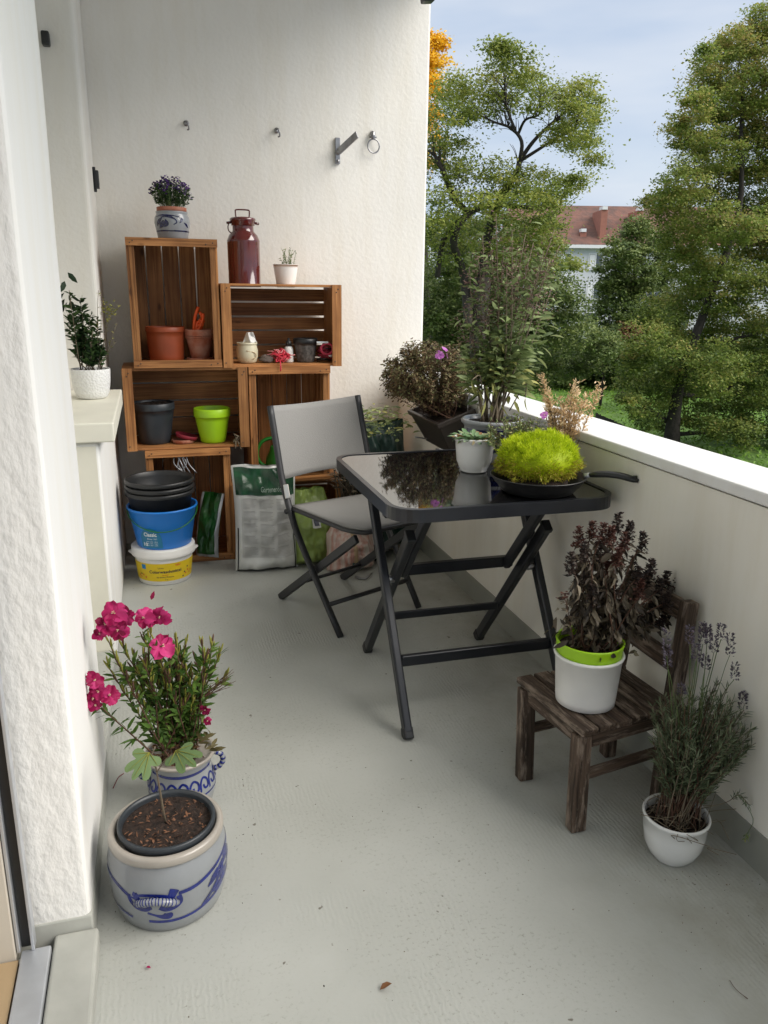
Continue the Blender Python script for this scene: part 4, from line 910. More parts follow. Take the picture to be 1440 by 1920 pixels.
for k in range(14):
    e = q0+Vector((random.uniform(-.07, -.01), random.uniform(-.02, .01), random.uniform(-.005, .045))); b.tube([q0, q0.lerp(e, .6)+Z_*.008, e], .0018, 4, random.choice((0, 1)))
b.tube(smooth_path([q0+Vector((-.01, -.03, -.02)), q0+Vector((-.018, -.095, -.026)), q0+Vector((-.018, -.103, -.055)), q0+Vector((-.020, -.101, -.062))], 4), .0035, 5)
M['palepink'] = mat('pale_pink_net', (.75, .28, .28), .6); tag(b.build('net_tangle', ['red', 'palepink']), 'tangled red and pink net with a strand hanging over the crate edge', 'net')
c = (.642, 3.885, .9545); t = thing('small_bottle', 'small white bottle with black cap behind the red net', 'bottle', c)
b = MB(); b.lathe([(.020, 0), (.022, .004), (.022, .060), (.018, .072), (.010, .078)], c, 32); b.build('bottle_body', 'whiteplastic', t)
b = MB(); b.lathe([(.014, .076), (.014, .100), (.006, .103), (.005, .115), (.0001, .116)], c, 24); b.build('cap', 'black', t)
c = (.725, 3.885, .9545); t = thing('dark_patterned_pot', 'dark grey pot with a swirling relief pattern and black rim', 'flower pot', c)
b = MB(); P = potprof(.042, .056, .092, .004, 0, 0, .006); P.append((.0001, .006)); b.lathe(P, c, 48); b.build('pot_body', mat('grey_relief', (.14, .13, .12), .6, .7, 60, bump=1, bscale=80, bdist=.004), t)
b = MB(); b.lathe([(.056, .088), (.060, .091), (.060, .112), (.056, .115), (.053, .110), (.052, .09)], c, 48); b.build('rim', 'black', t)
t = thing('glove_bundle', 'bundle of crimson and white gardening gloves at the right end of the crate', 'gloves', (.83, 3.88, .9545))
b = MB()
for k in range(13):
    q = Vector((.828+random.uniform(-.025, .03), 3.87, .968+k*.0045)); b.tube(smooth_path([q+Vector((-.03, 0, 0)), q+Vector((random.uniform(-.01, .01), -.03, random.uniform(0, .012))), q+Vector((.035, -.01, random.uniform(-.008, .008)))], 4), random.uniform(.005, .009), 7, random.choice((0, 0, 1, 2)))
P = [Vector((.822+.030*math.cos(a), 3.838, 1.020+.026*math.sin(a))) for a in [2*PI*i/14 for i in range(15)]]; b.tube(P, .0065, 7, 3, cap=False)
M['rose'] = mat('rose_fabric', (.55, .05, .10), .7)
b.build('gloves', ['magnet', 'black', 'inkwhite', 'rose'], t)
b = MB(); b.obox((.797, 3.83, 1.052), (X_, Y_, Z_), (.028, .006, .004)); b.build('cuff', 'inkwhite', t)
# ---------------------------------------------------------------- on top of the crates
c = (.128, 3.92, 1.5085)
t = thing('stoneware_planter', 'small blue-painted stoneware crock with a purple flowering plant, on the top crate', 'planter', c, 'blue-painted stoneware crocks')
pr = [(.062, 0), (.066, .004), (.068, .012), (.074, .045), (.079, .070), (.077, .092), (.070, .104), (.069, .110), (.072, .116), (.070, .119), (.064, .116), (.062, .10)]
b = MB(); b.lathe(pr, c, 56); b.build('crock', 'glaze', t)
b = MB(); stroke(b, pr, c, [(-100, .032), (-40, .034), (0, .034), (40, .034), (100, .032)], .006)
for k in ([(-60, .055, .5), (-48, .075, 3), (-36, .088, .6)], [(-50, .045, .5), (-38, .060, 4), (-30, .078, .6)], [(-40, .09, .5), (-20, .096, 1.8), (5, .085, 1), (12, .070, .8), (2, .060, .7)], [(-30, .050, .4), (-22, .064, 4), (-24, .082, .5)], [(20, .095, .4), (30, .082, 2.2), (22, .068, .4)], [(-66, .094, .6), (-40, .1, 1), (0, .098, .8), (30, .09, .5)], [(38, .07, .5), (50, .06, 1.5), (60, .05, .5)]): stroke(b, pr, c, k, .006)
b.build('painted_ornament', 'darkcobalt', t)
b = MB(); b.lathe([(.050, .05), (.062, .118), (.066, .120), (.066, .136), (.062, .138), (.058, .130), (.0001, .128)], c, 44); b.build('inner_pot', 'clay', t)
b = MB(); bf = MB(); bs = MB(); random.seed(4); q0 = Vector((c[0], c[1], c[2]+.13))
for k in range(95):
    a = random.uniform(0, 2*PI); r_ = random.random()**.5; T = q0+Vector((.094*r_*math.cos(a), .082*r_*math.sin(a), .110+.03*random.random()-.060*r_*r_))
    P = stemline(bs, q0+Vector((.04*r_*math.cos(a), .04*r_*math.sin(a), 0)), T, .0012, .0008, .006, 4, 4)
    for j in range(12): q, d = along(P, random.uniform(.25, 1)); b.blade(q, rdir(d, 1), random.uniform(.010, .020), random.uniform(.005, .009))
    if random.random() < .85:
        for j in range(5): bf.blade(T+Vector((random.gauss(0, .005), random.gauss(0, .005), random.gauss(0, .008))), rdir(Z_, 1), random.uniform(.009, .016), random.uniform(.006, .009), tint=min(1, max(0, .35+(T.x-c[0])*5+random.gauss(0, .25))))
bs.build('stems', 'greenstem', t); b.build('foliage', 'lf_darkgreen', t); bf.build('blooms', 'purple', t)
c = (.446, 3.93, 1.3055)
t = thing('milk_can', 'glossy maroon enamel milk can with a wire handle on its lid', 'milk can', c)
b = MB(); b.lathe([(.074, 0), (.077, .003), (.077, .012), (.075, .016), (.0755, .200), (.0765, .206), (.0745, .212), (.066, .232), (.052, .246), (.049, .252), (.0485, .280), (.050, .283)], c, 64); b.build('can_body', 'enamel', t)
b = MB(); b.lathe([(.0515, .272), (.0545, .274), (.0555, .290), (.060, .296), (.060, .303), (.055, .308), (.030, .312), (.0001, .313)], c, 56); o = b.build('lid', 'enamel', t)
b = MB(); b.tube(smooth_path([(c[0]-.030, c[1], c[2]+.309), (c[0]-.032, c[1], c[2]+.333), (c[0]-.026, c[1], c[2]+.343), (c[0]+.026, c[1], c[2]+.343), (c[0]+.032, c[1], c[2]+.333), (c[0]+.030, c[1], c[2]+.309)], 5), .0035, 8); b.build('lid_handle', 'enamel', o)
for sg in (-1, 1):
    b = MB()
    if sg < 0: b.tube([(c[0]+sg*(.055+.014*math.sin(a)), c[1], c[2]+.264+.022*math.cos(a)) for a in [PI*i/10 for i in range(11)]], .0030, 6)
    b.tube([(c[0]+sg*.05, c[1], c[2]+.288), (c[0]+sg*.075, c[1], c[2]+.284)], .006, 8); b.build('side_clasp', 'enamel', t)
c = (.642, 3.93, 1.3055)
t = thing('potted_herb', 'small plain white pot with a wispy green herb, beside the milk can', 'potted plant', c)
b = MB(); b.lathe(potprof(.044, .060, .106, .003, 0, 0, .09), c, 56); b.build('pot', 'white', t); soil(c, .054, .092, t)
b = MB(); bs = MB(); q0 = Vector((c[0]+.012, c[1], c[2]+.09)); random.seed(9)
for k in range(13):
    T = q0+Vector((random.uniform(-.035, .035), random.uniform(-.03, .03), random.uniform(.04, .10))); P = stemline(bs, q0+Vector((random.uniform(-.02, .02), 0, 0)), T, .0010, .0006, .008, 5, 4)
    for j in range(18): q, d = along(P, random.uniform(.25, 1)); b.blade(q, rdir(d, .9), random.uniform(.006, .012), random.uniform(.0025, .0045))
bs.build('stems', 'greenstem', t); b.build('foliage', 'lf_sage', t)
# ---------------------------------------------------------------- plant on the sill
c = tuple(atz(174, 746, .868))
t = thing('sill_plant', 'white textured pot with a leafy green and twiggy plant on the window sill', 'potted plant', c)
b = MB(); pr = [(.048, 0), (.058, .006), (.067, .028), (.073, .070), (.0755, .112), (.074, .117), (.071, .115), (.069, .10)]; b.lathe(pr, c, 64); b.build('pot', 'whitetex', t); soil(c, .0685, .103, t)
b = MB(); bs = MB(); b2 = MB(); random.seed(12); q0 = Vector((c[0], c[1], c[2]+.108))
for (x, y) in ((150, 560), (135, 600), (160, 610), (170, 590), (175, 620), (145, 630), (185, 640), (160, 650), (140, 580), (150, 590), (168, 640), (180, 600), (155, 625), (190, 655), (130, 545), (172, 660)):
    P = stemline(bs, q0+Vector((random.uniform(-.04, .03), random.uniform(-.03, .03), 0)), at(x, y, c[1]+random.uniform(-.05, .05)), .0022, .0012, .012, 6, 5)
    for j in range(60): q, d = along(P, random.uniform(.25, 1)); b.blade(q, rdir(d, 1.1, .1), random.uniform(.020, .040), random.uniform(.008, .015))
for (x, y) in ((212, 585), (205, 570), (220, 605), (195, 560), (186, 545), (222, 640)):
    P = stemline(bs, q0+Vector((.04, random.uniform(-.02, .02), 0)), at(x, y, c[1]), .0018, .0007, .012, 7, 5)
    for j in range(9): q, d = along(P, random.uniform(.45, 1)); b2.blade(q, rdir(d, 1.1, .1), random.uniform(.008, .015), random.uniform(.003, .006))
for k in range(46): b2.blade(at(207+random.gauss(0, 8), 585+random.gauss(0, 8), c[1]), rdir(Z_, 1), .014, .006)
for k in range(10):
    p = at(128+random.gauss(0, 6), 555+random.gauss(0, 22), c[1]); b.blade(p, rdir(-Z_, .7), .05, .022, tint=.0)
bs.build('stems', 'greystem', t); b.build('foliage', 'lf_darkgreen', t); b2.build('yellow_sprigs', 'yolive', t)
# ---------------------------------------------------------------- watering can and bags
c = (.600, 3.90, .3975)
t = thing('watering_can', 'bright green plastic watering can behind the chair back', 'watering can', c)
b = MB(); b.lathe([(.070, 0), (.076, .005), (.070, .080), (.056, .115), (.050, .140), (.044, .143), (.040, .135)], c, 40, sx=1.15); b.build('can_body', 'green_plastic', t)
b = MB(); b.tube(smooth_path([(c[0]-.062, c[1], c[2]+.03), (c[0]-.112, c[1], c[2]+.060), (c[0]-.125, c[1], c[2]+.115), (c[0]-.10, c[1], c[2]+.165), (c[0]-.05, c[1], c[2]+.182), (c[0], c[1], c[2]+.170), (c[0]+.02, c[1], c[2]+.135)], 5), .0115, 10, flat=.8); b.build('handle', 'green_plastic', t)
b = MB(); b.tube(smooth_path([(c[0]+.06, c[1], c[2]+.02), (c[0]+.14, c[1], c[2]+.10), (c[0]+.19, c[1], c[2]+.17)], 5), [.016]*5+[.012]*6, 10); b.build('spout', 'green_plastic', t)
def bag(name, label, c, w, h, d, mat_, lean=.0, yaw=0, wr=.012, seed=0, cat='bag', pinch=.0, top='flat', part='bag_film', flatten=1.):
    """standing filled sack: front and back sheets meet at the side seams"""
    t = thing(name, label, cat, c)
    off = seed*7.3
    ca, sa = math.cos(R(yaw)), math.sin(R(yaw))
    def S(u, v, side=-1, o=0.):   # u,v in 0..1
        x = (u-.5)*w*(1-.06*math.sin(PI*v)-pinch*max(0, v-.75)*4); z = v*h
        e = (max(0, 1-abs(2*u-1)**3.0))**.5; k = (1-max(0, v-.55)/.45*.80)*(min(1, v*9)**.5)
        y = side*(d/2*e*k*flatten + wr*mnoise.noise(Vector((u*3.5+off, v*4, side*3)))*1.2*e + wr*.5*mnoise.noise(Vector((u*9+off, v*10, side*5)))*e + o)
        y += lean*v*v + .015*mnoise.noise(Vector((u*2, off, v*2)))*v
        z += .012*mnoise.noise(Vector((u*3, off+5, 0)))*v
        return Vector(c)+Vector((x*ca-y*sa, x*sa+y*ca, z))
    b = MB(); b.grid(lambda u, v: S(u, v, -1), 36, 48); b.grid(lambda u, v: S(u, v, 1), 36, 48); b.grid(lambda u, v: S(u, 0, 1-2*v), 36, 2)
    b.build(part, mat_, t); return t, S
def patch(S, u0, u1, v0, v1, o, name, m, parent, nu=24, nv=24):
    b = MB(); b.grid(lambda u, v: S(u0+(u1-u0)*u, v0+(v1-v0)*v, -1, o), nu, nv); return b.build(name, m, parent)
t, S = bag('soil_bag', 'big white potting soil bag with dark green top and grey text panel', (.468, 3.60, 0), .300, .500, .15, 'bag_white', .05, -3, .024, seed=1)
patch(S, .03, .97, .745, .985, .0035, 'green_print', 'bag_green', t, 30, 14)
p_ = patch(S, .10, .93, .16, .735, .0030, 'text_panel', 'bag_panel', t, 30, 40)
b = MB(); rows = 0
for ci_ in range(3):
    u0 = .13+ci_*.27
    for blk in range(5):
        v1 = .715-blk*.112; 
        for ln in range(8):
            vv = v1-ln*.0115-.004; uu = u0+.23*(random.uniform(.75, 1) if ln != 7 else .5); th = .0042 if ln else .008
            if vv < .17: continue
            b.grid(lambda u, v: S(u0+(uu-u0)*u, vv+th*v-th/2, -1, .0048), 6, 1, 0)
b.build('print_lines', 'bag_text', p_)
b = MB()
for uu in (.035, .955): b.grid(lambda u, v: S(uu-.007+.014*u, .02+.42*v*(1 if uu < .5 else .9), -1, .0045), 1, 20)
b.grid(lambda u, v: S(.03+.94*u, .0+.018*v, -1, .0045), 24, 1); b.build('black_edging', 'bag_black', t)
v_, f_ = text_pts('Gartenerde', .034); b = MB(); b.add([S(.60+x/.30*.62, .775+y/.5, -1, .0060) for (x, y, z) in v_], f_); b.build('lettering', mat('pale_green_ink', (.30, .38, .33), .5), t)
# dark seed bag standing in the crate
t, S = bag('green_bag', 'narrow dark green bag leaning in the crate behind the bucket stack', (.200, 3.76, .03), .120, .300, .05, mat('green_film', (.012, .10, .012), .3, .5, 8, bump=.5, bscale=18, bdist=.01), .10, -30, seed=3)
patch(S, .0, .10, .0, 1, .002, 'silver_seam', 'alu', t, 3, 30); patch(S, .9, 1, .0, 1, .002, 'silver_seam', 'alu', t, 3, 30); patch(S, .0, 1, .0, .07, .002, 'silver_hem', 'alu', t, 20, 3)
b = MB(); random.seed(5)
for k in range(7):
    p = Vector((.10+random.uniform(-.03, .03), 3.80, .53)); b.tube(smooth_path([p, p+Vector((random.uniform(-.02, .02), -.01, -.04)), p+Vector((random.uniform(-.03, .05), -.015, -.085))], 4), .004, 5)
tag(b.build('wire_hanger', 'steel'), 'grey twisted wire hanging inside the crate above the black tub', 'wire')
t, S = bag('lime_bag', 'glossy lime green plastic bag with a small dark label, under the chair', (.690, 3.64, 0), .215, .375, .20, 'film_lime', .02, 6, .022, 5, pinch=.3)
patch(S, .42, .62, .55, .68, .004, 'label', 'bag_panel', t, 8, 8); patch(S, .46, .58, .58, .65, .007, 'label_print', 'ink', t, 6, 4)
t, S = bag('striped_sack', 'beige sack with faint pink stripes lying on the floor under the chair', (.860, 3.52, 0), .240, .235, .20, 'mesh_pink', .0, 10, .022, 7, pinch=.3)
patch(S, .38, .46, .0, 1, .003, 'brown_stripe', 'woodfloor', t, 4, 24)
t, S = bag('garden_bag', 'tall dark green garden waste bag in the corner behind the table', (1.05, 3.80, 0), .36, .66, .40, 'tarp', .02, 10, .05, 9, pinch=.0)
b = MB(); random.seed(31)
for k in range(420):
    p = Vector((1.02+random.gauss(0, .10), 3.76+random.gauss(0, .08), .60+random.uniform(0, .13))); b.blade(p, rdir(Z_, 1.2), random.uniform(.02, .05), random.uniform(.006, .016))
tag(b.build('garden_cuttings', 'lf_sage'), 'heap of cut greenery sticking out of the dark green garden bag', 'cuttings', kind='stuff')
b = MB(); random.seed(33)
for k in range(160):
    p = Vector((.88+random.gauss(0, .05), 3.62+random.gauss(0, .04), .36+random.uniform(0, .11))); b.blade(p, rdir(Z_, 1.3), random.uniform(.02, .05), random.uniform(.004, .012))
for k in range(26):
    p = Vector((.88+random.gauss(0, .04), 3.62, .30)); b.tube([p, p+Vector((random.gauss(0, .04), random.gauss(0, .03), random.uniform(.08, .17)))], .003, 5)
tag(b.build('dried_bouquet', 'lf_dead'), 'dark withered bouquet of twigs and leaves behind the chair seat', 'dried plant')
t, S = bag('paper_sack', 'crumpled grey-beige paper sack standing by the parapet behind the table legs', (1.185, 3.70, 0), .15, .52, .14, mat('grey_sack', (.30, .27, .24), .8, .3, 12, bump=.9, bscale=16, bdist=.02), 0, -12, .02, 11)
t, S = bag('black_sack', 'low black plastic sack beside the striped sack under the table', (.985, 3.60, 0), .13, .24, .14, 'bag_black', .0, 0, .025, 13)
patch(S, .2, .8, .45, .75, .004, 'label', 'bag_panel', t, 8, 8)
t = thing('hand_tool', 'small green-handled hand tool lying on the floor under the chair', 'hand tool', (.86, 3.36, 0))
b = MB(); b.tube([(.83, 3.38, .012), (.845, 3.37, .07)], .009, 8); b.build('grip', 'tarp', t)
b = MB(); b.tube(smooth_path([(.845, 3.36, .01), (.88, 3.33, .008), (.91, 3.35, .012), (.93, 3.38, .01)], 4), .005, 6); b.build('blade', 'steel', t)
# ================================================================== ON THE TABLE
c = (1.068, 2.045, TZ+.0005)
t = thing('frying_pan', 'black frying pan used as a saucer on the table, its handle pointing right', 'frying pan', c)
b = MB(); b.lathe([(.098, 0), (.104, .002), (.122, .022), (.1385, .045), (.1405, .046), (.1405, .0485), (.1375, .049), (.120, .026), (.102, .006), (.0001, .0055)], c, 72); b.build('pan_body', mat('nonstick_black', (.014, .014, .015), .38, .3, 14), t)
b = MB(); h0 = at(1104, 891, 1.985); hp = smooth_path([h0, at(1130, 889, 1.95), at(1162, 892, 1.91), at(1197, 902, 1.87)], 5)
b.tube(hp, [.010, .012, .014]+[.0155]*(len(hp)-6)+[.015, .013, .008], 10, flat=.6); b.build('handle', 'black', t)
b = MB(); b.tube([h0-Vector((.014, -.004, .002)), h0+Vector((.022, -.008, .003))], [.013, .010], 10, flat=.6); b.build('handle_bracket', 'alu', t)
b = MB(); b.tube([hp[-2]-Z_*.004, hp[-2]+Z_*.012], .006, 8); b.build('hanging_eye', 'black', t)
# moss cushion
cc = Vector((1.072, 2.055, TZ+.092))
t = thing('lime_cushion_plant', 'dome-shaped fuzzy lime green cushion plant sitting in the frying pan', 'plant', (cc.x, cc.y, TZ+.01))
b = MB(); b2 = MB(); random.seed(2)
def dome(a, e): return Vector((.117*math.cos(a)*math.cos(e), .112*math.sin(a)*math.cos(e), .080*math.sin(e)))
for k in range(15000):
    a = random.uniform(0, 2*PI); e = math.asin(random.uniform(-.55, 1)); d = dome(a, e); d *= 1+.20*mnoise.noise(d*20)+.16*mnoise.noise(d*50)
    nn = Vector((d.x/.117**2, d.y/.112**2, d.z/.064**2)).normalized(); p = cc+d*(random.uniform(.84, 1.0)); dd = (nn+Vector((random.gauss(0, .35), random.gauss(0, .35), .25+random.gauss(0, .3)))).normalized()
    if e > -.02+random.gauss(0, .16): b.quadleaf(p, dd, random.uniform(.008, .015), random.uniform(.0014, .0024), tint=min(1, max(0, .5+.6*mnoise.noise(d*45)+random.gauss(0, .2))))
    elif e < .3: b2.quadleaf(p, dd, random.uniform(.007, .014), random.uniform(.0018, .0030))
b.lathe([(.060, -.050), (.095, -.030), (.105, 0), (.095, .03), (.06, .048), (.0001, .056)], cc, 32)
b.build('cushion', 'lf_moss', t); b2.build('yellowed_base', 'lf_mossbase', t)
b = MB(); b.lathe([(.085, .0065), (.090, .01), (.085, .035), (.06, .045), (.0001, .05)], c, 32); b.build('root_ball', 'soil', t)
# small pink-flowered plant and bleached plant behind
t = thing('pink_flowered_plant', 'small brown-green plant with one pink flower just behind the lime cushion', 'plant', (1.05, 2.20, TZ))
b = MB(); bs = MB(); random.seed(8)
q0 = at(960, 850, 2.24); q0.z = TZ+.02
for k in range(150):
    x = max(918, random.gauss(965, 34)); y = random.uniform(775, 830)+abs(x-960)*.15; T = at(min(x, 1030), y, 2.22+random.uniform(-.04, .04)); P = stemline(bs, q0+Vector((random.gauss(.05, .03), random.gauss(0, .02), 0)), T, .0011, .0006, .008, 5, 4)
    for j in range(20): q, d = along(P, random.uniform(.45, 1)); b.blade(q, rdir(d, 1), random.uniform(.007, .016), random.uniform(.003, .006))
b.build('foliage', 'lf_sage', t); bs.build('stems', 'twig', t)
b = MB(); flower(b, at(1020, 778, 2.17), .012, (-.2, -1, .4), 5, 0, .3); b.build('bloom', ['pink', 'cream_petal'], t)
b = MB(); b.lathe([(.05, .001), (.060, .003), (.066, .035), (.0001, .034)], (q0.x+.05, q0.y+.02, TZ), 28); b.build('plant_pot', 'darkpot', t)
t = thing('bleached_plant', 'pale tan dried plant with feathery branches sticking up behind the lime cushion', 'dried plant', (1.16, 2.19, TZ))
b = MB(); bs = MB(); random.seed(14)
q0 = at(1045, 830, 2.22); q0.z = TZ+.03
for (x, y) in ((1012, 702), (1022, 730), (1030, 750), (1085, 715), (1080, 730), (1070, 745), (1122, 718), (1108, 735), (1095, 752), (1050, 745), (1060, 760), (1040, 765), (1078, 765)):
    P = stemline(bs, q0+Vector((random.gauss(0, .012), random.gauss(0, .01), 0)), at(x, y, 2.22+random.uniform(-.04, .04)), .0022, .0009, .010, 8, 5)
    for j in range(210): q, d = along(P, random.uniform(.34, 1)); b.blade(q+Vector((random.gauss(0, .007), random.gauss(0, .006), 0)), rdir(d, .9, .2), random.uniform(.008, .018), random.uniform(.003, .0055))
b.build('foliage', 'lf_tan', t); bs.build('branches', 'greystem', t)
b = MB(); b.lathe([(.04, .001), (.048, .003), (.052, .05), (.0001, .048)], (q0.x, q0.y, TZ), 28); b.build('plant_pot', 'darkpot', t)
# white pot with succulents
c = (.985, 2.335, TZ+.0005)
t = thing('white_succulent_pot', 'white ceramic pot of green succulents on the glass table', 'potted plant', c)
b = MB(); b.lathe([(.040, 0), (.044, .003), (.044, .009), (.047, .012), (.057, .035), (.062, .085), (.0625, .098), (.0665, .102), (.0685, .108), (.067, .113), (.062, .112), (.059, .10), (.058, .09)], c, 64); b.build('pot', 'white', t); soil(c, .058, .100, t)
b = MB(); random.seed(17)
for k in range(130):
    a = random.uniform(0, 2*PI); q = .062*math.sqrt(random.random()); p = Vector(c)+Vector((q*math.cos(a), q*math.sin(a), .104)); out_ = Vector((math.cos(a), math.sin(a), random.uniform(.1, 1.2)))
    b.blade(p, out_, random.uniform(.020, .040), random.uniform(.012, .020), nrm=(0, 0, 1), curl=.3, fold=.2)
for k in range(9):
    a = random.uniform(PI, 2.3*PI); p = Vector(c)+Vector((.064*math.cos(a), .064*math.sin(a), .112)); b.blade(p, (math.cos(a), math.sin(a), -.4), .022, .010, curl=.4)
b.build('succulents', 'lf_succ', t)
# big glazed pot with tall plant
c = (1.112, 2.49, TZ+.0005)
t = thing('tall_potted_plant', 'tall leafy plant with mauve seed heads in a grey glazed pot on the table', 'potted plant', c)
pr = [(.066, 0), (.072, .005), (.090, .045), (.097, .085), (.096, .118), (.099, .126), (.106, .130), (.108, .138), (.104, .144), (.096, .144), (.092, .137), (.090, .124)]
b = MB(); b.lathe(pr, c, 64); b.build('pot', 'glaze', t); soil(c, .090, .130, t)
b = MB()
for th in range(-75, 80, 32): 
    for z0_ in (.055, .100):
        for w in range(6): stroke(b, pr, c, [(th-13, z0_-.014+w*.0055), (th+13, z0_-.014+w*.0055)], .0056)
b.build('painted_squares', 'darkcobalt', t)
b = MB(); bs = MB(); bh = MB(); random.seed(41); q0 = Vector((c[0]+.012, c[1]+.02, c[2]+.128))
tips = [(930, 400), (905, 440), (960, 430), (985, 440), (1000, 455), (1020, 470), (945, 460), (920, 470), (895, 480), (880, 500), (1040, 430), (1050, 460), (970, 470), (1010, 500), (900, 520), (950, 500), (990, 500), (870, 580), (860, 600), (1030, 490), (935, 520), (975, 520), (1035, 540), (915, 560)]
for (x, y) in tips:
    T = at(x, y, 2.56+random.uniform(-.12, .12)); mid_x = at((930*.35+x*.65), 650, 2.54)
    p0 = q0+Vector((random.gauss(0, .022), random.gauss(0, .022), 0)); mid = p0.lerp(T, .45)+Vector((random.gauss(0, .012), random.gauss(0, .012), 0)); P = smooth_path([p0, p0.lerp(mid, .5)+Vector((random.gauss(0, .006), 0, 0)), mid, T], 5)
    bs.tube(P, [.0042-.003*i/len(P) for i in range(len(P))], 5)
    for j in range(76):
        tt = random.uniform(.27, .99)**.9; q, d = along(P, tt); dd = rdir(d, random.uniform(.7, 1.3), -.15); k = 1.35-.7*tt; L_ = random.uniform(.026, .056)*k
        b.blade(q+dd*random.uniform(.0, .05), dd, L_, L_*random.uniform(.26, .40), curl=random.uniform(.1, .6), tint=random.uniform(0, 1)*(.6 if tt > .6 else 1))
    for j in range(110):
        q, d = along(P, random.uniform(.80, 1)); bh.blade(q+Vector((random.gauss(0, .019), random.gauss(0, .017), random.gauss(0, .013))), rdir(Z_, 1.1), random.uniform(.006, .013), random.uniform(.003, .006))
for k in range(30):
    p = q0+Vector((random.gauss(0, .04), random.gauss(0, .03), random.uniform(.06, .16))); b.blade(p, rdir(-Z_, .5), random.uniform(.03, .07), random.uniform(.008, .016), tint=.95, curl=.1)
for (x0, y0, x1, y1, x2, y2) in ((905, 740, 900, 705, 885, 712), (955, 770, 985, 720, 985, 745)):
    P = smooth_path([at(x0, y0, 2.5), at(x1, y1, 2.48), at(x2, y2, 2.46)], 5); bs.tube(P, .0022, 5); b.blade(P[-1], -Z_, .05, .016, tint=.9)
for (x, y, a) in ((1050, 630, (1, 0, .1)), (1035, 650, (1, 0, -.5)), (1030, 600, (1, 0, .3)), (1025, 670, (1, -.2, -.6)), (1010, 640, (1, 0, .2)), (1045, 610, (1, 0, -.1))):
    b.blade(at(x-20, y, 2.45), a, .055, .018, tint=.75)
bs.build('stems', 'greystem', t); b.build('foliage', 'lf_sage', t); bh.build('seed_heads', 'lf_mauve', t)
# hanging trough with dried chrysanthemum
c = Vector((1.19, 3.23, .80)); rt = Matrix.Rotation(R(-20), 3, 'Y') @ Matrix.Rotation(R(0), 3, 'Z')
t = thing('hanging_planter', 'dark brown trough hung on the parapet with a round dried-up bush and one pink flower', 'planter', c)
def trough(b, hx0, hy0, hx1, hy1, h, th=.006):
    def rr(hx, hy, z, k=0): return [c+rt @ Vector((sx*(hx-k), sy*(hy-k), z)) for sx, sy in ((-1, -1), (1, -1), (1, 1), (-1, 1))]
    Ls = [rr(hx0, hy0, -h), rr(hx1, hy1, -.022), rr(hx1+.008, hy1+.008, -.020), rr(hx1+.008, hy1+.008, -.002), rr(hx1+.006, hy1+.006, 0), rr(hx1-th, hy1-th, 0), rr(hx1-th-.004, hy1-th-.004, -.03)]
    vs = [p for l_ in Ls for p in l_]; fs = [(i*4+j, i*4+(j+1) % 4, (i+1)*4+(j+1) % 4, (i+1)*4+j) for i in range(len(Ls)-1) for j in range(4)]+[(3, 2, 1, 0)]
    b.add(vs, fs)
b = MB(); trough(b, .058, .160, .080, .195, .155); b.build('trough', 'brownpot', t, bevel=.003)
b = MB(); b.add([c+rt @ Vector((sx*.072, sy*.187, -.022)) for sx, sy in ((-1, -1), (1, -1), (1, 1), (-1, 1))], [(0, 1, 2, 3)]); b.build('soil', 'soil', t)
b = MB()
for yy in (3.08, 3.36): b.tube(smooth_path([(1.30, yy, .886), (1.268, yy, .888), (1.262, yy, .84), (1.262, yy, .72), (1.20, yy-.01, .655), (1.12, yy-.01, .66)], 4), .004, 6)
b.build('wire_bracket', 'steel', t)
b = MB(); bs = MB(); random.seed(51); q0 = c+Z_*-.02
ctr = at(800, 708, 3.22)
for k in range(230):
    a = random.uniform(0, 2*PI); e = math.asin(random.uniform(-.45, 1)); r_ = random.uniform(.86, 1.05); T = ctr+Vector((.200*math.cos(a)*math.cos(e), .17*math.sin(a)*math.cos(e), .158*math.sin(e)))*r_
    if random.random() < .1: T += Vector((.02, 0, .01))
    P = stemline(bs, q0+Vector((random.gauss(0, .02), random.gauss(0, .05), 0)), T, .0015, .0008, .012, 6, 4)
    for j in range(62): q, d = along(P, 1-abs(random.gauss(0, .26)) if random.random() < .9 else random.random()); b.blade(q+Vector((random.gauss(0, .006), random.gauss(0, .006), random.gauss(0, .006))), rdir(d, 1.2), random.uniform(.009, .019), random.uniform(.004, .008))
bs.build('stems', 'twig', t); b.build('foliage', 'lf_drybrown', t)
b = MB(); flower(b, at(825, 666, 3.08), .019, (-.3, -1, .2), 5, 0, .3); b.build('bloom', ['pink', 'purple'], t)
b = MB(); flower(b, at(834, 655, 3.09), .013, (.3, -.6, .8), 5, 0, .4, 0); b.build('bloom', 'pink', t)
b = MB(); flower(b, at(838, 667, 3.10), .011, (1, -.6, .3), 5, 0, .4, 0); b.build('bloom', 'pink', t)
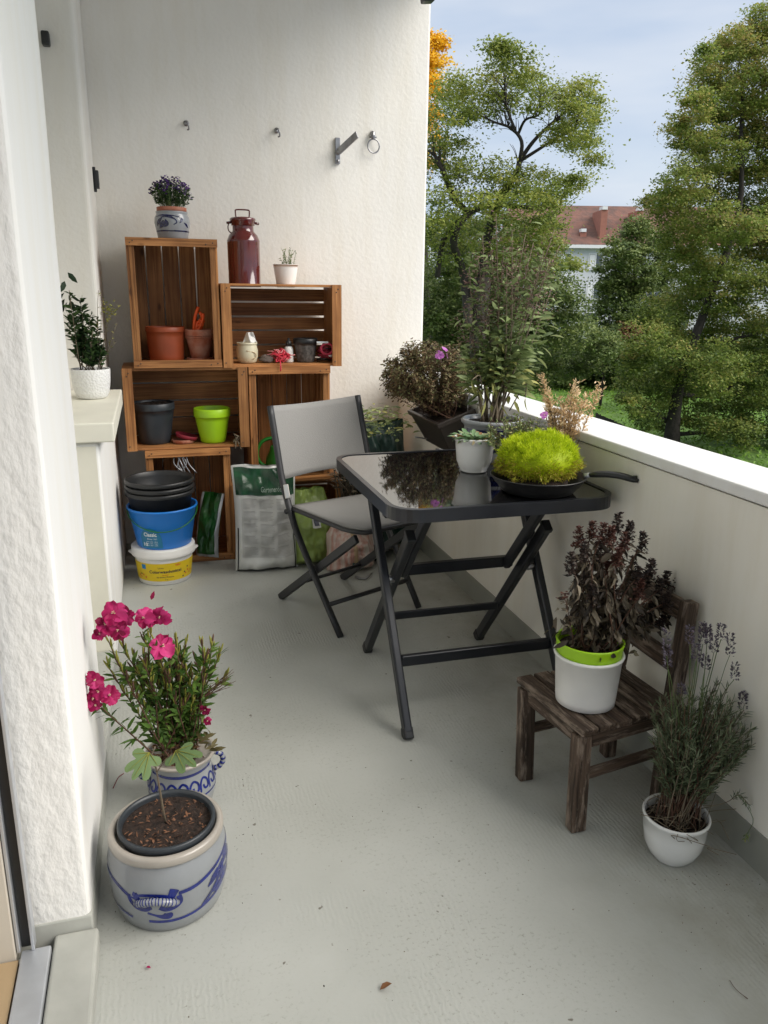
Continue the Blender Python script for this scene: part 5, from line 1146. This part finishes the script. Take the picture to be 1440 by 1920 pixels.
# ================================================================== RIGHT FOREGROUND
c = (1.01, 1.60, .2925)
t = thing('withered_potted_plant', 'white pot with a lime inner rim and a dark withered plant, on the child chair', 'potted plant', c)
b = MB(); b.lathe([(.068, 0), (.074, .004), (.0755, .02), (.083, .130), (.0865, .131), (.088, .136), (.086, .140), (.081, .139), (.080, .12)], c, 72); b.build('pot', 'whiteplastic', t)
rt = Matrix.Rotation(R(7), 3, 'Y') @ Matrix.Rotation(R(-3), 3, 'X')
b = MB(); b.lathe([(.070, .10), (.080, .138), (.083, .165), (.085, .170), (.083, .173), (.079, .170), (.077, .15)], c, 64, 0, None); b.build('inner_pot', 'lime', t); soil(c, .076, .150, t)
b = MB(); bs = MB(); bh = MB(); bd = MB(); random.seed(61); q0 = Vector((c[0], c[1], c[2]+.15))
tips = [(1158, 985), (1085, 1010), (1110, 1000), (1130, 1005), (1145, 1010), (1180, 1000), (1205, 1020), (1070, 1060), (1095, 1040), (1120, 1040), (1160, 1050), (1185, 1065), (1220, 1070), (1235, 1105), (1268, 1105), (1100, 1080), (1140, 1075), (1200, 1110), (1250, 1130), (1080, 1100), (1150, 1110), (1222, 1150), (1240, 1170), (1190, 1140), (1110, 1120), (1170, 1020), (1135, 1060), (1210, 1090), (1195, 1085), (1278, 1118), (1262, 1142), (1248, 1092), (1285, 1135)]
for i, (x, y) in enumerate(tips):
    T = at(x, y, c[1]+random.uniform(-.06, .08)+(.02 if x > 1210 else 0)); P = stemline(bs, q0+Vector((random.gauss(0, .022), random.gauss(0, .022), 0)), T, .0024, .0013, .014, 7, 5)
    for j in range(34):
        tt = random.uniform(.28, .97); q, d = along(P, tt); dd = rdir(Vector((d.x, d.y, -.9)).normalized(), .7); L_ = random.uniform(.02, .042)
        b.blade(q, dd, L_, L_*random.uniform(.28, .45), curl=random.uniform(-.2, .7), fold=.4)
    red = i in (1, 2, 3, 4, 10, 16, 26, 25, 17)
    H = bh if red else bd
    for j in range(200):
        k = random.random(); r_ = .021*(1-k*.75); a = random.uniform(0, 2*PI); H.blade(T+Vector((r_*math.cos(a)*random.random(), r_*math.sin(a)*random.random(), -.022+.052*k)), rdir(Z_, 1.0), random.uniform(.006, .011), random.uniform(.004, .006))
P = stemline(bs, q0+Vector((-.05, 0, 0)), at(1056, 1118, 1.58), .0018, .0009, .012, 7, 5)
for j in range(30): q, d = along(P, random.uniform(.35, 1)); b.blade(q, rdir(d, 1.1), .017, .007)
for j in range(30): bh.blade(P[-1]+Vector((random.gauss(0, .006), 0, random.gauss(0, .006))), rdir(Z_, 1.2), .009, .005, tint=1)
for j in range(240):
    p = q0+Vector((random.gauss(0, .04), random.gauss(0, .035), random.uniform(0, .09))); b.blade(p, rdir(-Z_, 1.2), random.uniform(.015, .04), random.uniform(.008, .016), curl=.5)
bs.build('stems', 'twig', t); b.build('foliage', 'lf_dead', t); bh.build('red_heads', 'lf_deadred', t); bd.build('dark_heads', leafmat('black_heads', [(.012, .01, .01), (.035, .022, .018), (.06, .04, .03)], trans=.05), t)
c = (1.123, 1.345, 0)
t = thing('potted_lavender', 'bushy grey-green lavender with faded spikes in a rounded white pot on the floor', 'potted plant', c)
b = MB(); b.lathe([(.036, 0), (.044, .002), (.046, .006), (.056, .018), (.066, .040), (.0715, .075), (.0735, .108), (.0765, .110), (.0775, .116), (.0755, .120), (.0715, .118), (.070, .10)], c, 72); b.build('pot', 'white', t); soil(c, .0695, .095, t, amp=.008)
b = MB(); bs = MB(); bf = MB(); bg2 = MB(); random.seed(71); q0 = Vector((c[0], c[1], .095)); ctr = at(1312, 1375, 1.37)
for k in range(260):
    a = random.uniform(0, 2*PI); e = math.asin(random.uniform(-.85, 1)); r_ = random.uniform(.55, 1.05); T = ctr+Vector((.122*math.cos(a)*math.cos(e), .105*math.sin(a)*math.cos(e), .135*math.sin(e)-.005))*r_
    if T.z < .16: T.z = .16+random.random()*.03
    p0 = q0+Vector((random.gauss(0, .018), random.gauss(0, .018), 0)); mid = p0.lerp(T, .45)+Vector((0, 0, .02)); P = smooth_path([p0, mid, T], 4); bs.tube(P, [.0017-.0010*i/len(P) for i in range(len(P))], 4, 0 if random.random() < .5 else 1)
    for j in range(36):
        tt = random.uniform(.40, 1); q, d = along(P, tt); dd = rdir(d, random.uniform(.4, 1.0), .15); b.blade(q, dd, random.uniform(.013, .027), random.uniform(.0020, .0034), curl=random.uniform(0, .3), tint=random.random()*(.35+.65*tt))
spk = [(1293, 1205, 1175), (1318, 1205, 1180), (1305, 1235, 1205), (1323, 1250, 1228), (1338, 1218, 1195), (1353, 1195, 1170), (1369, 1225, 1190), (1378, 1270, 1245), (1393, 1325, 1300), (1250, 1225, 1180), (1252, 1250, 1222), (1278, 1300, 1285), (1326, 1195, 1172), (1318, 1188, 1168)]
for (x, y1_, y0_) in spk:
    T = at(x, y1_+4, 1.36); B0 = ctr+Vector(((T.x-ctr.x)*.55, random.gauss(0, .02), .02)); P = stemline(bs, B0, T, .0012, .0009, .004, 6, 4, 2)
    T2 = at(x, y0_, 1.36)
    for j in range(80):
        k = random.random(); p = T.lerp(T2, k); gap = .4 < k < .5 and random.random() < .6
        if gap: continue
        a = random.uniform(0, 2*PI); r_ = .0068*(1-.35*k); bf.blade(p+Vector((r_*math.cos(a), r_*math.sin(a), 0)), (math.cos(a), math.sin(a), .9), random.uniform(.005, .009), random.uniform(.003, .005))
for k in range(60):
    p0 = q0+Vector((random.gauss(0, .03), random.gauss(0, .03), 0)); bs.tube(smooth_path([p0, p0+Vector((random.gauss(0, .03), random.gauss(0, .02), .02)), p0+Vector((random.gauss(0, .05), random.gauss(0, .04), random.uniform(.0, .07)))], 3), .0008, 4, 1)
# drooping side sprig
P = smooth_path([q0+Vector((.03, 0, .02)), at(1360, 1505, 1.32), at(1385, 1490, 1.30), at(1405, 1510, 1.29)], 5); bs.tube(P, .001, 4, 1)
for j in range(60): q, d = along(P, random.uniform(.45, 1)); b.blade(q, rdir(d, .9), random.uniform(.010, .018), .0022)
P = smooth_path([P[-6], at(1412, 1535, 1.28), at(1400, 1565, 1.27)], 4); bs.tube(P, .0007, 4, 2)
for j in range(26): bg2.blade(P[-1]+Vector((random.gauss(0, .003), 0, random.uniform(-.012, .006))), rdir(-Z_, .7), .008, .003)
bs.build('stems', ['twig', 'greystem', 'greenstem'], t); b.build('foliage', 'lf_lav', t); bf.build('flower_spikes', leafmat('faded_lavender', [(.045, .035, .045), (.10, .085, .11), (.18, .15, .19)], trans=.05), t); bg2.build('drooping_head', 'lf_sage', t)
# ================================================================== LITTER ON THE FLOOR
random.seed(81)
def litter(name, label, cat, p, L_, W, m, nrm=(0, 0, 1), d=None, curl=.3):
    b = MB(); b.blade(p, d or (random.gauss(0, 1), random.gauss(0, 1), .05), L_, W, nrm=nrm, curl=-abs(curl)*.3, fold=.4); tag(b.build(name, m), label, cat)
q = atz(712, 1856, .004); litter('dead_leaf', 'curled brown dead leaf on the floor near the bottom edge of the photo', 'leaf', q, .026, .013, 'lf_rust', d=(1, .1, .15))
q = atz(283, 1815, .003); litter('fallen_petal', 'single pink petal lying on the floor in front of the big crock', 'petal', q, .010, .006, 'magenta')
b = MB(); b.tube(smooth_path([atz(1368, 1838, .003), atz(1380, 1855, .005), atz(1402, 1873, .003)], 5), [.0006]*9+[.0010]*2, 5); tag(b.build('twig', 'twig'), 'thin curved dark twig on the floor in the bottom right corner', 'twig')
b = MB(); b.tube(smooth_path([atz(212, 1478, .003), atz(222, 1458, .006), atz(232, 1450, .004)], 5), .0012, 5); tag(b.build('dry_petal', 'magnet'), 'shrivelled reddish petal on the floor left of the smaller crock', 'petal')
b = MB(); random.seed(83)
for k in range(420):
    if k < 180: x, y = random.uniform(150, 1440), random.uniform(1350, 1915)
    elif k < 330: x, y = 1300+random.gauss(0, 90), 1660+random.gauss(0, 60)
    elif k < 370: x, y = random.uniform(880, 1010), random.uniform(1150, 1230)
    else: x, y = random.uniform(440, 480), random.uniform(1450, 1600)
    q = atz(x, y, .0015)
    if q.x > 1.26 or q.x < -.16: continue
    s_ = random.uniform(.0012, .0038)*(1.6 if random.random() < .06 else 1); b.quadleaf(q, (random.gauss(0, 1), random.gauss(0, 1), .1), s_, s_*.7)
tag(b.build('floor_debris', 'lf_dead'), 'scattered dark crumbs and dirt specks on the grey balcony floor', 'debris', kind='stuff')
# ================================================================== OUTSIDE
GZ = -6.2
b = MB(); 
b.grid(lambda u, v: Vector((-300+600*u, 7+493*v, GZ+.25*mnoise.noise(Vector((u*40, v*40, 0))))), 60, 60); struct(b.build('lawn', 'lawn'))
b = MB(); b.box(-30, 30, YB+.3, 6.8, GZ-.3, GZ+.02) ; struct(b.build('ground', 'skirting'))
if 0: P0 = [(at(1150, 700, 44), 1.4), (at(1200, 680, 60), 1.6), (at(1290, 650, 90), 2)]
vs = []
for x, y in ((50, 66), (53, 63), (64, 76), (67, 73), (90, 100), (94, 97)): vs.append((x, y, GZ+.30))
b = MB(); b.add(vs, [(0, 1, 3, 2), (2, 3, 5, 4)]); struct(b.build('path', mat('gravel_path', (.30, .27, .23), .95, .2, 2)))
def leafmesh(name, C, S, tint, matn, parent, aspect=.62):
    n = len(C); nn = rng.normal(size=(n, 3)); nn[:, 2] = np.abs(nn[:, 2])+.75; nn[:, 1] -= .25; nn /= np.linalg.norm(nn, axis=1)[:, None]
    e = rng.normal(size=(n, 3)); d = np.cross(nn, e); d /= np.linalg.norm(d, axis=1)[:, None]; s_ = np.cross(nn, d)
    V = np.empty((n, 4, 3), dtype=np.float32); h = S[:, None]
    V[:, 0] = C-d*h*.5; V[:, 1] = C-s_*h*aspect*.5+d*h*.05; V[:, 2] = C+d*h*.5; V[:, 3] = C+s_*h*aspect*.5+d*h*.05
    me = bpy.data.meshes.new(name); me.vertices.add(4*n); me.vertices.foreach_set('co', V.ravel()); me.loops.add(4*n); me.loops.foreach_set('vertex_index', np.arange(4*n, dtype=np.int32))
    me.polygons.add(n); me.polygons.foreach_set('loop_start', np.arange(0, 4*n, 4, dtype=np.int32)); me.update(calc_edges=True)
    a = me.attributes.new('tint', 'FLOAT', 'FACE'); a.data.foreach_set('value', np.clip(tint, 0, 1).astype(np.float32)); me.materials.append(M[matn])
    o = bpy.data.objects.new(name, me); col.objects.link(o)
    if parent is not None: o.parent = parent; o.matrix_parent_inverse = Matrix.Translation(-Vector(root_loc(parent)))
    return o
def cloud(blobs, dens=1., leaf=.16, clump=.30, tbase=.45, ttop=0, depth=1.):
    """blobs (centre, radius): leaves gather in many small clumps through each blob"""
    Cs, Ss, Ts = [], [], []
    for (c_, r_) in blobs:
        k = max(6, int(26*r_*r_*dens*.55)+6); u = rng.normal(size=(k, 3)); u /= np.linalg.norm(u, axis=1)[:, None]; rr = rng.uniform(.25, 1, k)**.55
        cc_ = np.array(c_)+u*rr[:, None]*r_*np.array([1, depth, .92])
        for j in range(k):
            m_ = int(rng.uniform(60, 150)); cr = clump*rng.uniform(.6, 1.5)*min(1, .5+r_*.4)
            p = cc_[j]+rng.normal(size=(m_, 3))*cr*np.array([.68, .68, .30]); Cs.append(p); Ss.append(leaf*rng.uniform(.6, 1.35, m_)); Ts.append(tbase+rng.normal(0, .16)+rng.normal(0, .16, m_)+ttop*(cc_[j][2]-blobs[0][0][2]))
    return np.concatenate(Cs), np.concatenate(Ss), np.concatenate(Ts)
def pxblobs(lst, Y, jit=1.5):
    o = []
    for (x, y, r_) in lst:
        Yy = Y+random.uniform(-jit, jit); p = at(x, y, Yy); sc = p.dot(FWD)/FPX if False else (p-Vector((0, 0, CAMH))).dot(FWD)/FPX; o.append((tuple(p), r_*sc))
    return o
def limb(b, pts, Y, r0, r1, jit=.5):
    P = smooth_path([at(x, y, Y+random.uniform(-jit, jit)) for x, y in pts], 4); b.tube(P, [r0+(r1-r0)*i/(len(P)-1) for i in range(len(P))], 7); return P
def twigs(b, P, n, L_):
    for k in range(n):
        q, d = along(P, random.uniform(.3, 1)); e = rdir(d, random.uniform(.4, 1.1), .25)*random.uniform(.4, 1)*L_; b.tube(smooth_path([q, q+e*.5+Z_*.1*L_, q+e], 3), [.020, .016, .012, .009, .008, .007, .006], 4)
random.seed(91)
def tree(name, label, Y, base_px, blobs, matn, limbs, dens=1, leaf=.16, clump=.3, tbase=.45, ttop=0, trunk_r=.28, cat='tree', jit=1.5, grp='trees around the lawn', tw=8):
    bp = at(base_px, 700, Y); t = thing(name, label, cat, (bp.x, bp.y, GZ), grp)
    C, S_, T_ = cloud(pxblobs(blobs, Y, jit), dens, leaf, clump, tbase, ttop); leafmesh('crown', C, S_, T_, matn, t)
    b = MB(); b.tube(smooth_path([(bp.x, bp.y, GZ-.1), (bp.x+.1, bp.y, GZ+2), tuple(at(limbs[0][0][0][0], limbs[0][0][0][1], Y))], 4), [trunk_r*1.3, trunk_r*1.1]+[trunk_r]*7, 10)
    for (pts, r0, r1) in limbs: P = limb(b, pts, Y, r0, r1); twigs(b, P, tw, 1.0)
    b.build('trunk', 'bark', t); return t
tree('walnut_tree', 'tall open-crowned tree with forked bare limbs just right of the end wall', 25, 880,
    [(935, 85, 16), (945, 105, 24), (930, 130, 28), (965, 130, 30), (985, 150, 32), (950, 165, 36), (905, 180, 34), (880, 200, 34), (920, 205, 34), (1000, 185, 36), (1035, 185, 32), (1060, 180, 30), (1090, 165, 26), (1110, 190, 24), (1085, 205, 28), (1112, 220, 20), (1060, 225, 22), (1105, 250, 22), (1090, 278, 24), (1115, 300, 12), (1070, 265, 18), (1045, 250, 16), (850, 165, 30), (835, 185, 35), (830, 230, 42), (815, 280, 40), (860, 210, 28), (840, 270, 34),
     (820, 330, 45), (870, 320, 38), (905, 330, 42), (945, 345, 44), (985, 345, 40), (1020, 350, 38), (1055, 350, 28), (1080, 340, 16), (1040, 375, 32), (1000, 385, 40), (960, 390, 40), (920, 385, 36), (1020, 410, 36), (850, 380, 40), (815, 400, 45), (890, 430, 46), (940, 440, 48), (985, 440, 44), (1030, 450, 34), (840, 460, 50), (1050, 480, 26), (1075, 498, 16), (1005, 480, 40)],
    'lf_walnut', [([(905, 520), (915, 440), (940, 370), (968, 325), (975, 300)], .17, .08), ([(975, 300), (978, 265), (958, 240), (925, 228), (890, 210)], .07, .02), ([(975, 300), (1000, 265), (1030, 235), (1060, 210), (1090, 190)], .075, .02), ([(975, 302), (1010, 280), (1045, 258), (1078, 240), (1085, 205)], .06, .02), ([(972, 250), (985, 225), (1010, 215), (1015, 190)], .05, .02), ([(965, 242), (950, 200), (945, 140)], .05, .02),
     ([(880, 620), (870, 520), (850, 450), (880, 400), (930, 385), (1000, 390)], .16, .06), ([(850, 370), (830, 320), (812, 285)], .10, .05), ([(880, 400), (850, 372)], .10, .10), ([(820, 520), (832, 450), (870, 405)], .09, .07)],
    dens=.80, leaf=.100, clump=.50, tbase=.52, jit=1.8, tw=22)
tree('autumn_tree', 'bright yellow autumn tree peeping out beside the top of the end wall', 42, 800, [(808, 80, 22), (818, 100, 26), (812, 130, 24), (820, 75, 12), (800, 160, 26), (795, 200, 20), (806, 215, 14), (780, 120, 50), (770, 200, 60), (770, 280, 60)], 'lf_yellow', [([(790, 400), (790, 250), (800, 120)], .25, .05)], dens=.7, leaf=.16, clump=.42, tbase=.6)
tree('broadleaf_tree', 'dense green tree filling the view behind the tall potted plant', 31, 900,
    [(820, 560, 70), (900, 540, 75), (975, 530, 75), (1040, 545, 50), (1070, 575, 42), (820, 640, 70), (880, 620, 80), (960, 610, 80), (1040, 620, 60), (1090, 630, 42), (1120, 650, 32), (840, 700, 60), (920, 690, 60), (990, 680, 60), (1050, 680, 45), (1100, 680, 30), (860, 480, 60), (930, 490, 50), (1000, 500, 44), (1005, 720, 26), (960, 740, 30), (830, 430, 46), (880, 450, 46), (930, 430, 44), (980, 450, 44), (1025, 460, 34), (1030, 420, 24), (850, 500, 50)],
    'lf_dark', [([(900, 700), (900, 600), (920, 520)], .25, .12)], dens=1.4, leaf=.125, clump=.38, tbase=.48, jit=2.0, tw=4)
tree('garden_tree', 'dark rounded tree standing in front of the white apartment house', 56, 1190,
    [(1195, 420, 22), (1190, 445, 34), (1165, 470, 34), (1215, 470, 44), (1150, 500, 34), (1190, 510, 55), (1240, 500, 50), (1160, 550, 44), (1215, 560, 60), (1140, 585, 34), (1180, 605, 52), (1240, 600, 50), (1150, 535, 30)],
    'lf_dark', [([(1190, 640), (1190, 540), (1192, 450)], .30, .08)], dens=.62, leaf=.22, clump=.46, tbase=.50, jit=2, tw=4)
tree('maple_tree', 'huge maple at the right edge turning brown-orange at its top', 33, 1268,
    [(1440, 30, 40), (1405, 50, 34), (1380, 80, 38), (1345, 100, 34), (1320, 115, 26), (1420, 100, 50), (1370, 130, 48), (1325, 150, 38), (1460, 150, 60), (1400, 170, 52), (1345, 190, 50), (1305, 195, 36), (1440, 220, 60), (1380, 230, 56), (1320, 245, 48), (1285, 255, 34), (1270, 235, 20), (1340, 280, 50), (1410, 290, 60), (1470, 280, 60), (1300, 300, 40),
     (1290, 340, 46), (1350, 345, 56), (1420, 360, 64), (1250, 365, 34), (1225, 375, 22), (1260, 395, 40), (1315, 400, 54), (1380, 420, 64), (1450, 430, 70), (1280, 440, 46), (1330, 470, 60), (1410, 490, 66), (1290, 500, 50), (1350, 540, 64), (1430, 560, 70), (1280, 560, 52), (1230, 590, 44), (1300, 610, 62), (1380, 620, 70), (1450, 640, 70), (1225, 645, 46), (1190, 670, 36), (1270, 670, 60), (1340, 690, 64), (1410, 710, 66), (1190, 720, 38), (1230, 730, 50), (1300, 750, 56), (1370, 770, 54), (1180, 755, 26), (1210, 780, 30), (1430, 780, 54), (1250, 790, 26), (1340, 805, 28), (1400, 815, 34), (1480, 800, 50)]
    + [(1540, 80+90*k, 85) for k in range(9)],
    'lf_far', [([(1262, 835), (1265, 780), (1280, 700), (1330, 560), (1385, 400), (1390, 250)], .36, .08), ([(1265, 800), (1220, 770), (1165, 735)], .14, .05), ([(1262, 815), (1310, 812), (1370, 810), (1400, 830)], .12, .05), ([(1300, 660), (1360, 640), (1440, 620)], .14, .05), ([(1275, 740), (1340, 740), (1410, 700)], .12, .05), ([(1385, 300), (1392, 200), (1390, 150)], .10, .04)],
    dens=1.35, leaf=.13, clump=.42, tbase=.74, ttop=.021, jit=2.6, tw=5)
tree('brown_bush', 'low rusty brown bush at the far end of the lawn', 52, 1190, [(1185, 625, 20), (1200, 640, 18), (1175, 645, 14)], 'lf_rust', [([(1187, 670), (1187, 640)], .1, .05)], dens=1.4, leaf=.22, clump=.3, cat='bush', tw=2)
tree('hedge_bush', 'green bush between the lawn and the dense tree, above the pale dried plant', 47, 1130, [(1130, 655, 26), (1160, 660, 26), (1100, 670, 26), (1180, 668, 20), (1140, 640, 20), (1060, 690, 30), (1205, 690, 30), (1215, 660, 26)], 'lf_dark', [([(1130, 700), (1130, 660)], .12, .05)], dens=1.2, leaf=.20, clump=.36, cat='bush', tw=2, trunk_r=.09)
# far wood
B = []
for k in range(70):
    a = R(random.uniform(12, 56)); D = random.uniform(100, 135); B.append(((D*math.sin(a), D*math.cos(a), GZ+random.uniform(2, 7.0)), random.uniform(4, 6.5)))
C, S_, T_ = cloud(B, .10, .8, 1.2, .45); o = leafmesh('far_trees', C, S_, T_, 'lf_dark', None); tag(o, 'distant line of dark trees beyond the houses', 'trees', kind='stuff')
B = []
for k in range(64):
    a = R(random.uniform(26, 52)); D = random.uniform(66, 76); B.append(((D*math.sin(a), D*math.cos(a), GZ+random.uniform(.8, 3.4)), random.uniform(1.4, 2.4)))
C, S_, T_ = cloud(B, .8, .30, .5, .45); o = leafmesh('shrubbery', C, S_, T_, 'lf_dark', None); tag(o, 'dense green shrubs along the foot of the white apartment house', 'shrubs', kind='stuff')
# grass tufts on the near lawn
n = 26000; G = np.stack([rng.uniform(8, 48, n), rng.uniform(24, 62, n), np.full(n, GZ+.10)], 1); G[:, 2] += rng.uniform(0, .18, n)
o = leafmesh('grass', G, rng.uniform(.12, .34, n), rng.uniform(0, 1, n), 'lf_grass', None, .35); tag(o, 'short bright green lawn grass seen below the trees', 'grass', kind='stuff')
# picket fence
t = thing('garden_fence', 'low dark picket fence at the edge of the lawn beyond the parapet', 'fence', (21, 35, GZ))
A, Bp = atz(1118, 776, GZ+.9), atz(1172, 800, GZ+.9); b = MB(); A = Vector((A.x, A.y, 0)); Bp = Vector((Bp.x, Bp.y, 0))
dv = (Bp-A); k = int(dv.length/.16)
for i in range(k+1): q = A+dv*(i/k); b.box(q.x-.04, q.x+.04, q.y-.012, q.y+.012, GZ, GZ+.95+random.uniform(-.03, .03))
b.build('pickets', mat('dark_fence_wood', (.05, .045, .045), .8, .3, 3), t)
b = MB()
for z in (.3, .75): b.bar(A+Z_*(GZ+z), Bp+Z_*(GZ+z), .04, .07)
b.build('rails', mat('dark_rail', (.05, .045, .045), .8), t)
# ------------------------------------------------------------------ apartment house
hd = Vector((FWD.x, FWD.y, 0)).normalized(); hs = Vector((hd.y, -hd.x, 0)); D0 = 80
def HP(s_, d_, z): return hd*(D0+d_)+hs*s_+Z_*z
def col2s(x): 
    d = RIGHT*(x-720)+DOWN*(545-960)+FWD*FPX; return D0*d.dot(hs)/d.dot(hd)
t = thing('apartment_house', 'white apartment house with a long brown-red tiled roof behind the trees', 'building', tuple(HP(col2s(1110), 5, GZ)))
s0, s1 = col2s(1110)-7.5, col2s(1110)+30; EZ = 5.35; RZ = 9.75
def hbox(b, a0, a1, d0, d1, z0, z1, m=0): b.obox(HP((a0+a1)/2, (d0+d1)/2, (z0+z1)/2), (hs, hd, Z_), ((a1-a0)/2, (d1-d0)/2, (z1-z0)/2), m)
b = MB(); hbox(b, s0, s1, 0, 11, GZ-.5, EZ); b.build('wall', 'house_wall', t)
b = MB(); ov = .55
vs = [HP(s0-.4, -ov, EZ+.35), HP(s1+.4, -ov, EZ+.35), HP(s1+.4, 5.5, RZ), HP(s0-.4, 5.5, RZ), HP(s0-.4, 11.5, EZ+.35), HP(s1+.4, 11.5, EZ+.35)]
b.add(vs, [(0, 1, 2, 3), (3, 2, 5, 4), (0, 3, 4), (1, 5, 2)]); rf = b.build('roof', 'roof', t)
b = MB(); hbox(b, s0-.4, s1+.4, -ov, 0, EZ+.02, EZ+.33); b.build('eave', 'house_white', t)
M['flue'] = mat('red_chimney_render', (.36, .15, .11), .85, .15, 3)
for px_ in (1078, 1111, 1177):
    s_ = col2s(px_)*1.03; hh = {1078: 6.9, 1111: 8.9, 1177: 8.9}.get(px_, 8.5)
    b = MB(); hbox(b, s_-.30, s_+.30, .2 if px_ == 1111 else .6, 3.6, EZ+.4, hh); ch = b.build('chimney', 'flue', rf); b = MB(); hbox(b, s_-.24, s_+.24, .1 if px_ == 1111 else .5, 1.4, hh+.002, hh+.30); b.build('chimney_cap', 'house_white', ch)
for col_ in range(-2, 4):
    sx_ = col2s(1112)+col_*3.0
    for row in range(4):
        zc_ = 4.15-row*2.75
        b = MB(); w2, h2 = .62, .68
        hbox(b, sx_-w2-.08, sx_+w2+.08, -.06, -.005, zc_+h2, zc_+h2+.08); hbox(b, sx_-w2-.08, sx_+w2+.08, -.12, -.005, zc_-h2-.10, zc_-h2); hbox(b, sx_-w2-.08, sx_-w2, -.06, -.005, zc_-h2, zc_+h2); hbox(b, sx_+w2, sx_+w2+.08, -.06, -.005, zc_-h2, zc_+h2); hbox(b, sx_-.05, sx_+.05, -.055, -.005, zc_-h2, zc_+h2)
        wf = b.build('window', 'house_white', t); b = MB(); hbox(b, sx_-w2, sx_+w2, -.03, -.008, zc_-h2, zc_+h2); pn = b.build('pane', 'house_pane', wf)
        if row == 0 or random.random() < .3:
            b = MB(); hbox(b, sx_-w2+.04, sx_-.08, -.045, -.032, zc_-h2+.05, zc_+h2-.03); b.build('curtain', 'house_white', wf)
b = MB(); hbox(b, col2s(1060)-.6, col2s(1060)+.6, -.9, 0, 1.2, 2.3); hbox(b, col2s(1095)-.5, col2s(1095)+.5, -.05, 0, GZ, GZ+.1); b.build('balcony', 'house_white', t)
for o in list(bpy.data.objects):
    if '_loc' in o.keys(): del o['_loc']
